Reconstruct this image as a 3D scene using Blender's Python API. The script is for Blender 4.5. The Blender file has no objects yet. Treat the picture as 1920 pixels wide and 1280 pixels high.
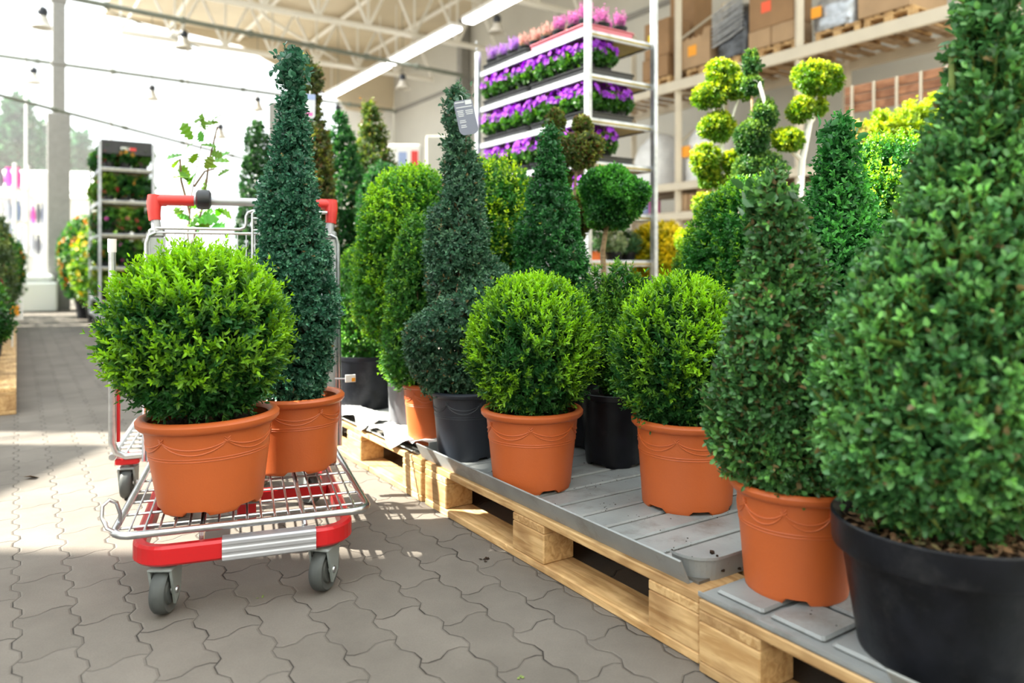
import bpy, math, random
import numpy as np
from mathutils import Vector, Matrix

C = bpy.context.scene.collection
SC = bpy.context.scene
PI = math.pi
rnd = random.Random(7)
F, HOR, CAMZ = 1400.0, 495.0, 0.80          # focal length in pixels, horizon row, eye height
U = (-0.553, 0.833)                         # along the pallet row, away from the eye
V = (0.833, 0.553)                          # across the aisle, to the right

def uv(t, v):
    """Point on the floor from aisle coordinates: t along the pallets, v across."""
    return (t * U[0] + v * V[0], t * U[1] + v * V[1])

def px(x, Y):
    return (x - 960.0) / F * Y

def py(y, Y):
    return CAMZ - (y - HOR) / F * Y

ANG_U = math.atan2(U[1], U[0])              # heading of the pallet row
AISLE = ANG_U - PI                          # local +X of things laid out along the row points at the eye

# ------------------------------------------------------------------ materials
def nodes_of(m):
    m.use_nodes = True
    nt = m.node_tree
    return nt, nt.nodes, nt.links

def mat(name, col, rough=0.5, metal=0.0, var=0.12, scale=12.0, bump=0.0, bscale=60.0, spec=0.5, trans=0.0):
    m = bpy.data.materials.new(name)
    nt, N, L = nodes_of(m)
    b = N['Principled BSDF']
    tc = N.new('ShaderNodeTexCoord')
    nz = N.new('ShaderNodeTexNoise'); nz.inputs['Scale'].default_value = scale; nz.inputs['Detail'].default_value = 4
    L.new(tc.outputs['Object'], nz.inputs['Vector'])
    rp = N.new('ShaderNodeValToRGB')
    lo = [c * (1 - var) for c in col]; hi = [min(1, c * (1 + var)) for c in col]
    rp.color_ramp.elements[0].position = .3; rp.color_ramp.elements[1].position = .7
    rp.color_ramp.elements[0].color = (*lo, 1); rp.color_ramp.elements[1].color = (*hi, 1)
    L.new(nz.outputs['Fac'], rp.inputs['Fac']); L.new(rp.outputs['Color'], b.inputs['Base Color'])
    b.inputs['Roughness'].default_value = rough; b.inputs['Metallic'].default_value = metal
    b.inputs['Specular IOR Level'].default_value = spec
    if trans: b.inputs['Transmission Weight'].default_value = trans
    if bump:
        n2 = N.new('ShaderNodeTexNoise'); n2.inputs['Scale'].default_value = bscale; n2.inputs['Detail'].default_value = 5
        L.new(tc.outputs['Object'], n2.inputs['Vector'])
        bp = N.new('ShaderNodeBump'); bp.inputs['Strength'].default_value = bump; bp.inputs['Distance'].default_value = .01
        L.new(n2.outputs['Fac'], bp.inputs['Height']); L.new(bp.outputs['Normal'], b.inputs['Normal'])
    return m

def wood_mat(name, light, dark, rough=.65):
    m = bpy.data.materials.new(name)
    nt, N, L = nodes_of(m)
    b = N['Principled BSDF']
    tc = N.new('ShaderNodeTexCoord')
    oi = N.new('ShaderNodeObjectInfo')
    mp = N.new('ShaderNodeMapping'); mp.inputs['Scale'].default_value = (1.6, 14, 14)
    ad = N.new('ShaderNodeVectorMath'); ad.operation = 'ADD'
    ml = N.new('ShaderNodeMath'); ml.operation = 'MULTIPLY'; ml.inputs[1].default_value = 37.0
    L.new(oi.outputs['Random'], ml.inputs[0]); L.new(tc.outputs['Object'], ad.inputs[0]); L.new(ml.outputs[0], ad.inputs[1])
    L.new(ad.outputs[0], mp.inputs['Vector'])
    wv = N.new('ShaderNodeTexNoise'); wv.inputs['Scale'].default_value = 4.5; wv.inputs['Detail'].default_value = 6
    wv.inputs['Distortion'].default_value = .9
    L.new(mp.outputs[0], wv.inputs['Vector'])
    rp = N.new('ShaderNodeValToRGB')
    rp.color_ramp.elements[0].position = .34; rp.color_ramp.elements[0].color = (*dark, 1)
    rp.color_ramp.elements[1].position = .62; rp.color_ramp.elements[1].color = (*light, 1)
    L.new(wv.outputs['Fac'], rp.inputs['Fac'])
    st = N.new('ShaderNodeTexNoise'); st.inputs['Scale'].default_value = 7; st.inputs['Detail'].default_value = 3
    L.new(ad.outputs[0], st.inputs['Vector'])
    r2 = N.new('ShaderNodeValToRGB'); r2.color_ramp.elements[0].position = .32; r2.color_ramp.elements[0].color = (.5, .42, .36, 1)
    r2.color_ramp.elements[1].position = .55; r2.color_ramp.elements[1].color = (1, 1, 1, 1)
    L.new(st.outputs['Fac'], r2.inputs['Fac'])
    mx = N.new('ShaderNodeMix'); mx.data_type = 'RGBA'; mx.blend_type = 'MULTIPLY'; mx.inputs[0].default_value = .8
    L.new(rp.outputs[0], mx.inputs[6]); L.new(r2.outputs[0], mx.inputs[7])
    br = N.new('ShaderNodeMath'); br.operation = 'MULTIPLY_ADD'; br.inputs[1].default_value = .3; br.inputs[2].default_value = .85
    L.new(oi.outputs['Random'], br.inputs[0])
    mv = N.new('ShaderNodeMix'); mv.data_type = 'RGBA'; mv.blend_type = 'MULTIPLY'; mv.inputs[0].default_value = 1
    L.new(mx.outputs[2], mv.inputs[6]); L.new(br.outputs[0], mv.inputs[7])
    L.new(mv.outputs[2], b.inputs['Base Color'])
    b.inputs['Roughness'].default_value = rough
    bp = N.new('ShaderNodeBump'); bp.inputs['Strength'].default_value = .35; bp.inputs['Distance'].default_value = .004
    L.new(wv.outputs['Fac'], bp.inputs['Height']); L.new(bp.outputs['Normal'], b.inputs['Normal'])
    return m

def leaf_mat(name, rough=.42, trans=.3):
    m = bpy.data.materials.new(name)
    nt, N, L = nodes_of(m)
    b = N['Principled BSDF']; out = N['Material Output']
    at = N.new('ShaderNodeAttribute'); at.attribute_name = 'leaf_colour'
    L.new(at.outputs['Color'], b.inputs['Base Color'])
    b.inputs['Roughness'].default_value = rough; b.inputs['Specular IOR Level'].default_value = .45
    tr = N.new('ShaderNodeBsdfTranslucent')
    hs = N.new('ShaderNodeHueSaturation'); hs.inputs['Hue'].default_value = .485; hs.inputs['Saturation'].default_value = 1.1; hs.inputs['Value'].default_value = 1.25
    L.new(at.outputs['Color'], hs.inputs['Color']); L.new(hs.outputs[0], tr.inputs['Color'])
    mx = N.new('ShaderNodeMixShader'); mx.inputs[0].default_value = trans
    L.new(b.outputs[0], mx.inputs[1]); L.new(tr.outputs[0], mx.inputs[2]); L.new(mx.outputs[0], out.inputs['Surface'])
    return m

def glass_mat(name, gloss=.08, veil=0.0):
    m = bpy.data.materials.new(name)
    nt, N, L = nodes_of(m)
    N.remove(N['Principled BSDF'])
    t = N.new('ShaderNodeBsdfTransparent'); t.inputs['Color'].default_value = (.97, .99, .98, 1)
    g = N.new('ShaderNodeBsdfGlossy'); g.inputs['Roughness'].default_value = .03
    mx = N.new('ShaderNodeMixShader'); mx.inputs[0].default_value = gloss
    L.new(t.outputs[0], mx.inputs[1]); L.new(g.outputs[0], mx.inputs[2])
    last = mx.outputs[0]
    if veil:                                    # pale veil mixed into the panes to imitate glare haze
        tl = N.new('ShaderNodeBsdfTranslucent'); tl.inputs['Color'].default_value = (.9, .92, .92, 1)
        nz = N.new('ShaderNodeTexNoise'); nz.inputs['Scale'].default_value = .6
        mr = N.new('ShaderNodeMapRange'); mr.inputs['To Min'].default_value = veil * .6; mr.inputs['To Max'].default_value = veil * 1.4
        L.new(nz.outputs['Fac'], mr.inputs['Value'])
        m2 = N.new('ShaderNodeMixShader'); L.new(mr.outputs[0], m2.inputs[0]); L.new(last, m2.inputs[1]); L.new(tl.outputs[0], m2.inputs[2]); last = m2.outputs[0]
    L.new(last, N['Material Output'].inputs['Surface'])
    return m

def glow_mat(name, col, power):
    m = bpy.data.materials.new(name)
    nt, N, L = nodes_of(m)
    b = N['Principled BSDF']
    b.inputs['Emission Color'].default_value = (*col, 1); b.inputs['Emission Strength'].default_value = power
    return m

class X:
    """Small arithmetic wrapper round math nodes."""
    def __init__(s, nt, sock): s.nt, s.s = nt, sock
    def _op(s, op, *a):
        n = s.nt.nodes.new('ShaderNodeMath'); n.operation = op
        for i, q in enumerate((s,) + a):
            if isinstance(q, X): s.nt.links.new(q.s, n.inputs[i])
            else: n.inputs[i].default_value = q
        return X(s.nt, n.outputs[0])
    def __add__(s, o): return s._op('ADD', o)
    def __sub__(s, o): return s._op('SUBTRACT', o)
    def __mul__(s, o): return s._op('MULTIPLY', o)
    def __truediv__(s, o): return s._op('DIVIDE', o)
    def fract(s): return s._op('FRACT')
    def floor(s): return s._op('FLOOR')
    def mn(s, o): return s._op('MINIMUM', o)
    def mx(s, o): return s._op('MAXIMUM', o)
    def absv(s): return s._op('ABSOLUTE')
    def mod(s, o): return s._op('FLOORED_MODULO', o)

def paving_mat():
    m = bpy.data.materials.new('zigzag_concrete_pavers')
    nt, N, L = nodes_of(m)
    b = N['Principled BSDF']
    geo = N.new('ShaderNodeNewGeometry')
    nw = N.new('ShaderNodeTexNoise'); nw.inputs['Scale'].default_value = 5; nw.inputs['Detail'].default_value = 2
    L.new(geo.outputs['Position'], nw.inputs['Vector'])
    wob = (X(nt, nw.outputs['Fac']) - .5) * .012
    def dot(ax):
        d = N.new('ShaderNodeVectorMath'); d.operation = 'DOT_PRODUCT'
        L.new(geo.outputs['Position'], d.inputs[0]); d.inputs[1].default_value = (ax[0], ax[1], 0)
        return X(nt, d.outputs['Value'])
    a, bb = dot(U), dot(V)
    W, LN = .1125, .225
    def zig(x, p, k):
        tri = ((x / p).fract() - .5).absv() * 4 - 1
        return (tri * k).mx(-1).mn(1)
    b2 = bb + zig(a + W * .25, W, 2.2) * .0085 + wob
    row = (b2 / W).floor()
    a2 = a - zig(bb + W * .25, W, 2.0) * .010 + (row.mod(2.0)) * (LN / 2) + wob
    colm = (a2 / LN).floor()
    fb = (b2 / W).fract(); fa = (a2 / LN).fract()
    db = fb.mn((fb * -1) + 1) * W
    da = fa.mn((fa * -1) + 1) * LN
    d = db.mn(da)
    nj = N.new('ShaderNodeTexNoise'); nj.inputs['Scale'].default_value = 9; nj.inputs['Detail'].default_value = 3
    L.new(geo.outputs['Position'], nj.inputs['Vector'])
    jw = (X(nt, nj.outputs['Fac']) - .36) * .0056
    mr = N.new('ShaderNodeMapRange'); mr.interpolation_type = 'SMOOTHSTEP'
    L.new((d - jw.mx(.0004)).s, mr.inputs['Value'])
    mr.inputs['From Min'].default_value = -.0009; mr.inputs['From Max'].default_value = .0012
    cv = N.new('ShaderNodeCombineXYZ'); L.new(row.s, cv.inputs[0]); L.new(colm.s, cv.inputs[1])
    wn = N.new('ShaderNodeTexWhiteNoise'); wn.noise_dimensions = '3D'; L.new(cv.outputs[0], wn.inputs['Vector'])
    n1 = N.new('ShaderNodeTexNoise'); n1.inputs['Scale'].default_value = 3.0; n1.inputs['Detail'].default_value = 6; n1.inputs['Roughness'].default_value = .65
    L.new(geo.outputs['Position'], n1.inputs['Vector'])
    n2 = N.new('ShaderNodeTexNoise'); n2.inputs['Scale'].default_value = 260; n2.inputs['Detail'].default_value = 3
    L.new(geo.outputs['Position'], n2.inputs['Vector'])
    rp = N.new('ShaderNodeValToRGB')
    rp.color_ramp.elements[0].position = .25; rp.color_ramp.elements[0].color = (.110, .096, .083, 1)
    rp.color_ramp.elements[1].position = .75; rp.color_ramp.elements[1].color = (.186, .164, .143, 1)
    mixf = X(nt, n1.outputs['Fac']) * .85 + X(nt, wn.outputs['Value']) * .15
    L.new(mixf.s, rp.inputs['Fac'])
    gr = (X(nt, n2.outputs['Fac']) - .5) * .35 + 1.0
    mv = N.new('ShaderNodeMix'); mv.data_type = 'RGBA'; mv.blend_type = 'MULTIPLY'; mv.inputs[0].default_value = 1
    L.new(rp.outputs[0], mv.inputs[6]); L.new(gr.s, mv.inputs[7])
    mj = N.new('ShaderNodeMix'); mj.data_type = 'RGBA'
    L.new(mr.outputs[0], mj.inputs[0]); mj.inputs[6].default_value = (.022, .018, .015, 1); L.new(mv.outputs[2], mj.inputs[7])
    L.new(mj.outputs[2], b.inputs['Base Color'])
    b.inputs['Roughness'].default_value = .82; b.inputs['Specular IOR Level'].default_value = .3
    hm = N.new('ShaderNodeMapRange'); hm.interpolation_type = 'SMOOTHSTEP'; L.new(d.s, hm.inputs['Value'])
    hm.inputs['From Min'].default_value = 0; hm.inputs['From Max'].default_value = .006
    hh = X(nt, hm.outputs[0]) + X(nt, n2.outputs['Fac']) * .14
    bp = N.new('ShaderNodeBump'); bp.inputs['Strength'].default_value = .55; bp.inputs['Distance'].default_value = .004
    L.new(hh.s, bp.inputs['Height']); L.new(bp.outputs['Normal'], b.inputs['Normal'])
    return m

M = {}
M['leaf'] = leaf_mat('box_leaf', .42, .38)
M['leaf_gloss'] = leaf_mat('glossy_leaf', .34, .28)
M['petal'] = leaf_mat('petal', .6, .35)
M['bark'] = mat('twig_bark', (.16, .10, .055), .85, var=.3, scale=40)
M['stem_green'] = mat('green_stem', (.16, .22, .05), .7, var=.3, scale=40)
M['terracotta'] = mat('terracotta_plastic', (.50, .110, .025), .45, var=.05, scale=5, bump=.05, bscale=220)
M['blackpot'] = mat('black_pot_plastic', (.0075, .0085, .012), .36, var=.5, scale=18, bump=.06, bscale=90, spec=.2)
M['darkpot'] = mat('anthracite_pot_plastic', (.020, .026, .038), .5, var=.18, scale=9, bump=.05, bscale=200)
M['greypot'] = mat('grey_pot_plastic', (.13, .135, .15), .5, var=.12, scale=9)
M['soil'] = mat('peat_soil', (.035, .022, .015), .95, var=.7, scale=60, bump=1.0, bscale=120, spec=.1)
M['chip'] = leaf_mat('bark_chip', .85, .0)
M['tray'] = mat('grey_tray_plastic', (.255, .268, .272), .42, var=.16, scale=7, bump=.06, bscale=160)
def dirty(m, col, amount):
    nt, N, L = nodes_of(m); b = N['Principled BSDF']; src = b.inputs['Base Color'].links[0].from_socket
    g = N.new('ShaderNodeNewGeometry')
    n1 = N.new('ShaderNodeTexNoise'); n1.inputs['Scale'].default_value = 7; n1.inputs['Detail'].default_value = 8; n1.inputs['Roughness'].default_value = .7
    L.new(g.outputs['Position'], n1.inputs['Vector'])
    r = N.new('ShaderNodeMapRange'); r.inputs['From Min'].default_value = .53; r.inputs['From Max'].default_value = .72; r.inputs['To Max'].default_value = amount
    L.new(n1.outputs['Fac'], r.inputs['Value'])
    mx = N.new('ShaderNodeMix'); mx.data_type = 'RGBA'; L.new(r.outputs[0], mx.inputs[0]); L.new(src, mx.inputs[6]); mx.inputs[7].default_value = (*col, 1)
    L.new(mx.outputs[2], b.inputs['Base Color'])
M['traygroove'] = mat('silted_tray_groove', (.11, .10, .085), .7, var=.4, scale=14)
dirty(M['tray'], (.10, .085, .065), .75)
dirty(M['blackpot'], (.055, .056, .06), .45)
M['traydirty'] = mat('dusty_tray_plastic', (.32, .33, .32), .6, var=.25, scale=9, bump=.12, bscale=90)
M['wood'] = wood_mat('pallet_pine', (.66, .44, .21), (.45, .26, .10))
M['woodgrey'] = wood_mat('weathered_board', (.50, .36, .22), (.28, .18, .10))
M['woodred'] = wood_mat('reddish_board', (.42, .20, .10), (.28, .12, .06))
M['red'] = mat('red_painted_steel', (.56, .012, .016), .3, var=.06, scale=6)
M['redplastic'] = mat('red_plastic', (.66, .035, .03), .38, var=.05, scale=6)
M['chrome'] = mat('galvanised_wire', (.60, .62, .65), .30, 1.0, var=.12, scale=50)
M['alu'] = mat('brushed_aluminium', (.33, .36, .37), .42, .5, var=.08, scale=20)
M['silver'] = mat('silver_plastic', (.44, .45, .49), .35, .35, var=.05)
M['greyplastic'] = mat('grey_caster_plastic', (.24, .27, .27), .45, var=.08)
M['rubber'] = mat('grey_rubber', (.065, .072, .072), .6, var=.15, scale=30)
M['dark'] = mat('dark_plastic', (.015, .017, .022), .4, var=.2)
M['galv'] = mat('galvanised_steel', (.46, .49, .53), .42, .75, var=.25, scale=14)
M['rack'] = mat('cream_painted_steel', (.58, .52, .41), .45, var=.05, scale=4)
M['cardboard'] = mat('cardboard', (.30, .175, .085), .8, var=.12, scale=4, bump=.1, bscale=30)
M['cardlight'] = mat('pale_cardboard', (.40, .265, .15), .8, var=.1, scale=4)
M['shelfwood'] = mat('plywood_shelf', (.30, .24, .07), .7, var=.25, scale=5)
M['white'] = mat('white_panel', (.80, .80, .78), .5, var=.03, scale=2)
M['wall'] = mat('off_white_wall_panel', (.50, .49, .44), .6, var=.04, scale=1.2)
M['ceil'] = mat('beige_ceiling_sheet', (.60, .52, .38), .6, var=.06, scale=1.5)
M['truss'] = mat('white_truss_paint', (.80, .78, .72), .5, var=.04)
M['pipe'] = mat('grey_green_pipe', (.16, .18, .15), .5, var=.15)
M['column'] = mat('grey_column_paint', (.24, .235, .22), .5, var=.08)
M['orange'] = mat('orange_sticker', (.85, .35, .02), .6, var=.03)
M['redsticker'] = mat('red_sticker', (.85, .12, .05), .6, var=.03)
M['yellow'] = mat('yellow_sticker', (.85, .66, .03), .6, var=.03)
M['tagblue'] = mat('slate_blue_tag_print', (.16, .18, .25), .45, var=.04)
M['tagblue2'] = mat('pale_blue_tag_print', (.28, .36, .60), .45, var=.04)
M['tagpink'] = mat('pink_print', (.80, .10, .42), .45, var=.04)
M['tagpinkdull'] = mat('dull_pink_tray', (.55, .16, .22), .5, var=.05)
M['tagink'] = mat('pale_tag_ink', (.55, .58, .64), .5, var=.03)
M['foil'] = mat('crinkled_white_film', (.74, .75, .76), .3, var=.1, scale=6, bump=.5, bscale=25)
M['wrap'] = mat('grey_black_stretch_wrap', (.06, .065, .075), .25, var=.6, scale=9, bump=.6, bscale=14)
M['glass'] = glass_mat('clear_glazing')
M['veilglass'] = glass_mat('veiled_glazing', .05, .06)  # end glazing with the glare haze put into its shader
M['lampwhite'] = mat('enamel_lamp_shade', (.50, .48, .43), .4, var=.05)
M['lampblack'] = mat('lamp_gear_case', (.02, .025, .035), .5, var=.1)
M['tube'] = glow_mat('lit_tube_diffuser', (1, .98, .95), 9.0)
M['paving'] = paving_mat()
M['ground'] = mat('outdoor_gravel', (.42, .40, .36), .9, var=.15, scale=3)

# ------------------------------------------------------------------ mesh builders
class MB:
    def __init__(s): s.v, s.f, s.sm = [], [], []
    def add(s, vs, fs, smooth=False):
        o = len(s.v)
        s.v += [tuple(q) for q in vs]; s.f += [tuple(i + o for i in f) for f in fs]; s.sm += [smooth] * len(fs)
        return s
    def box(s, c, d, rot=None):
        x, y, z = d[0] / 2, d[1] / 2, d[2] / 2
        vs = [Vector((sx * x, sy * y, sz * z)) for sx in (-1, 1) for sy in (-1, 1) for sz in (-1, 1)]
        if rot is not None: vs = [rot @ q for q in vs]
        c = Vector(c)
        return s.add([q + c for q in vs], [(0, 1, 3, 2), (4, 6, 7, 5), (0, 4, 5, 1), (2, 3, 7, 6), (0, 2, 6, 4), (1, 5, 7, 3)])
    def bbox(s, c, d, b=.004):
        """Box with chamfered vertical and horizontal edges."""
        x, y, z = d[0] / 2, d[1] / 2, d[2] / 2
        b = min(b, x * .9, y * .9, z * .9)
        prof = []
        for (zz, k) in ((-z, b), (-z + b, 0), (z - b, 0), (z, b)):
            for (sx, sy) in ((1, 1), (-1, 1), (-1, -1), (1, -1)):
                if sx * sy > 0: pts = ((sx * (x - k), sy * (y - k - b)), (sx * (x - k - b), sy * (y - k)))
                else: pts = ((sx * (x - k - b), sy * (y - k)), (sx * (x - k), sy * (y - k - b)))
                for p in pts: prof.append((c[0] + p[0], c[1] + p[1], c[2] + zz))
        fs = []
        for r in range(3):
            for i in range(8):
                j = (i + 1) % 8
                fs.append((r * 8 + i, r * 8 + j, r * 8 + 8 + j, r * 8 + 8 + i))
        fs.append(tuple(range(7, -1, -1))); fs.append(tuple(range(24, 32)))
        return s.add(prof, fs)
    def tube(s, pts, r, seg=8, closed=False, cap=True):
        pts = [Vector(p) for p in pts]
        n = len(pts)
        rs = r if isinstance(r, (list, tuple)) else [r] * n
        rings = []
        nrm = None
        for i in range(n):
            if closed: t = (pts[(i + 1) % n] - pts[i - 1])
            else: t = pts[min(i + 1, n - 1)] - pts[max(i - 1, 0)]
            t.normalize()
            if nrm is None:
                a = Vector((0, 0, 1)) if abs(t.z) < .9 else Vector((1, 0, 0))
                nrm = t.cross(a).normalized()
            else:
                nrm = (nrm - t * nrm.dot(t))
                if nrm.length < 1e-6: nrm = t.orthogonal()
                nrm.normalize()
            bn = t.cross(nrm)
            rings.append([pts[i] + (nrm * math.cos(2 * PI * k / seg) + bn * math.sin(2 * PI * k / seg)) * rs[i] for k in range(seg)])
        vs = [q for rg in rings for q in rg]
        fs = []
        m = n if closed else n - 1
        for i in range(m):
            j = (i + 1) % n
            for k in range(seg):
                l = (k + 1) % seg
                fs.append((i * seg + k, i * seg + l, j * seg + l, j * seg + k))
        s.add(vs, fs, True)
        if cap and not closed:
            o = len(s.v) - len(vs)
            s.f += [tuple(o + k for k in range(seg - 1, -1, -1)), tuple(o + (n - 1) * seg + k for k in range(seg))]; s.sm += [False, False]
        return s
    def lathe(s, prof, seg=48, c=(0, 0, 0), smooth=True, rot=None):
        vs, fs = [], []
        for (r, z) in prof:
            for k in range(seg):
                a = 2 * PI * k / seg
                q = Vector((r * math.cos(a), r * math.sin(a), z))
                if rot is not None: q = rot @ q
                vs.append(q + Vector(c))
        for i in range(len(prof) - 1):
            for k in range(seg):
                l = (k + 1) % seg
                fs.append((i * seg + k, i * seg + l, (i + 1) * seg + l, (i + 1) * seg + k))
        return s.add(vs, fs, smooth)
    def prism(s, poly, z0, z1):
        n = len(poly)
        vs = [(x, y, z0) for x, y in poly] + [(x, y, z1) for x, y in poly]
        fs = [tuple(range(n - 1, -1, -1)), tuple(range(n, 2 * n))] + [(i, (i + 1) % n, n + (i + 1) % n, n + i) for i in range(n)]
        return s.add(vs, fs)
    def sweep(s, path, prof, closed=False):
        """Flat profile (offset outward, height) swept along a plan polyline; offset is to the right of travel."""
        n = len(path); k = len(prof); vs = []
        for i in range(n):
            p = Vector(path[i])
            if closed: a, b = Vector(path[i - 1]), Vector(path[(i + 1) % n])
            else: a, b = Vector(path[max(i - 1, 0)]), Vector(path[min(i + 1, n - 1)])
            t = (b - a).normalized(); nn = Vector((t.y, -t.x))
            for (o, z) in prof: vs.append((p.x + nn.x * o, p.y + nn.y * o, z))
        fs = []
        for i in range(n if closed else n - 1):
            j = (i + 1) % n
            for q in range(k):
                w = (q + 1) % k
                fs.append((i * k + q, i * k + w, j * k + w, j * k + q))
        if not closed: fs += [tuple(range(k)), tuple((n - 1) * k + q for q in range(k - 1, -1, -1))]
        return s.add(vs, fs)
    def build(s, name, material, parent=None, loc=(0, 0, 0), rot=(0, 0, 0)):
        me = bpy.data.meshes.new(name)
        me.from_pydata(s.v, [], s.f); me.validate()
        if len(me.polygons) == len(s.sm): me.polygons.foreach_set('use_smooth', s.sm)
        if any(s.sm): me.set_sharp_from_angle(angle=math.radians(42))
        me.materials.append(material)
        o = bpy.data.objects.new(name, me); C.objects.link(o)
        o.parent = parent; o.location = loc; o.rotation_euler = rot
        return o

def tag(o, label, cat, group=None, kind=None):
    o['label'] = label; o['category'] = cat
    if group: o['group'] = group
    if kind: o['kind'] = kind
    return o

def thing(name, label, cat, loc=(0, 0, 0), rz=0, group=None, tilt=(0, 0)):
    o = bpy.data.objects.new(name, None); C.objects.link(o)
    o.empty_display_size = .05
    o.location = loc; o.rotation_euler = (tilt[0], tilt[1], rz)
    return tag(o, label, cat, group)

def struct(o, label, cat):
    return tag(o, label, cat, None, 'structure')

def kids(o):
    return list(o.children)

def dup(o, loc=None, rz=None, label=None, group=None, parent=None):
    c = o.copy(); C.objects.link(c)
    if loc is not None: c.location = loc
    if rz is not None: c.rotation_euler = (c.rotation_euler[0], c.rotation_euler[1], rz)
    if label: c['label'] = label
    if group: c['group'] = group
    if parent is not None: c.parent = parent
    for ch in kids(o):
        dup(ch, parent=c)
    return c

# ------------------------------------------------------------------ foliage
def unit(a):
    return a / np.maximum(np.linalg.norm(a, axis=1, keepdims=True), 1e-9)

def leaves(name, pos, ax, nor, ln, wd, col, material, parent=None, fold=.14, curl=.1):
    n = len(pos)
    pos, ax, nor = [np.asarray(q, np.float32) for q in (pos, ax, nor)]
    ln = np.asarray(ln, np.float32)[:, None]; wd = np.asarray(wd, np.float32)[:, None]
    sd = unit(np.cross(ax, nor)); nor = unit(np.cross(sd, ax))
    v = np.empty((n, 6, 3), np.float32)
    v[:, 0] = pos
    v[:, 3] = pos + ax * ln - nor * ln * curl
    a1 = pos + ax * ln * .36 + nor * ln * fold * .6
    a2 = pos + ax * ln * .74 + nor * ln * (fold * .5 - curl * .4)
    v[:, 1] = a1 + sd * wd * .5; v[:, 2] = a2 + sd * wd * .42
    v[:, 5] = a1 - sd * wd * .5; v[:, 4] = a2 - sd * wd * .42
    me = bpy.data.meshes.new(name)
    me.vertices.add(n * 6); me.vertices.foreach_set('co', v.ravel())
    me.loops.add(n * 8); me.polygons.add(n * 2)
    base = (np.arange(n, dtype=np.int32) * 6)[:, None]
    lp = base + np.array([[0, 1, 2, 3, 0, 3, 4, 5]], np.int32)
    me.loops.foreach_set('vertex_index', lp.ravel())
    me.polygons.foreach_set('loop_start', np.arange(0, n * 8, 4, dtype=np.int32))
    me.update(calc_edges=True)
    at = me.color_attributes.new('leaf_colour', 'FLOAT_COLOR', 'POINT')
    cc = np.ones((n, 6, 4), np.float32); cc[:, :, :3] = np.asarray(col, np.float32)[:, None, :]
    at.data.foreach_set('color', cc.ravel())
    me.materials.append(material)
    o = bpy.data.objects.new(name, me); C.objects.link(o); o.parent = parent
    return o

def lump(P, rng, amp, freq):
    """Smooth three-dimensional noise from a few sine waves."""
    out = np.zeros(len(P))
    for i in range(5):
        k = rng.normal(size=3); k = k / np.linalg.norm(k) * freq * (1 + .5 * i)
        out += np.sin(P @ k + rng.uniform(0, 6.28)) / (1 + .4 * i)
    return out * amp / 2.2

def rev_profile(prof, n, rng, lumpy=.05, lf=18, spiral=None):
    """Points and normals on a surface of revolution. prof rows: z, radius, centre x, centre y."""
    pr = np.array([list(p) + [0] * (4 - len(p)) for p in prof], float)
    z, r = pr[:, 0], pr[:, 1]
    seg = np.hypot(np.diff(z), np.diff(r)); wgt = seg * (r[1:] + r[:-1] + .012)
    cs = np.concatenate([[0], np.cumsum(wgt)]); cs /= cs[-1]
    q = rng.uniform(size=n)
    i = np.clip(np.searchsorted(cs, q) - 1, 0, len(seg) - 1)
    f = (q - cs[i]) / np.maximum(cs[i + 1] - cs[i], 1e-9)
    zz = z[i] + (z[i + 1] - z[i]) * f; rr = r[i] + (r[i + 1] - r[i]) * f
    cx = pr[i, 2] + (pr[i + 1, 2] - pr[i, 2]) * f; cy = pr[i, 3] + (pr[i + 1, 3] - pr[i, 3]) * f
    th = rng.uniform(0, 2 * PI, n)
    dz = (z[i + 1] - z[i]); dr = (r[i + 1] - r[i])
    if spiral:
        turns, ph0, depth = spiral
        zf = (zz - z.min()) / (z.max() - z.min())
        ph = (th + ph0 - 2 * PI * turns * zf + PI) % (2 * PI) - PI
        rr = rr * (1 - depth * np.exp(-(ph / .75) ** 2)) * (1 + .12 * np.cos(ph - 1.6))
    N = np.stack([np.cos(th) * dz, np.sin(th) * dz, -dr], 1); N = unit(N)
    P = np.stack([cx + rr * np.cos(th), cy + rr * np.sin(th), zz], 1)
    P = P + N * lump(P, rng, lumpy, lf)[:, None] * np.minimum(rr, .12)[:, None] * 2
    return P, N

def ball_profile(rx, rz, z0, cx=0, cy=0, cut=-.93):
    out = []
    for k in range(25):
        a = math.asin(cut) + (PI / 2 - math.asin(cut)) * k / 24
        out.append((z0 + rz * math.sin(a), max(rx * math.cos(a), .001), cx, cy))
    return out

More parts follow.
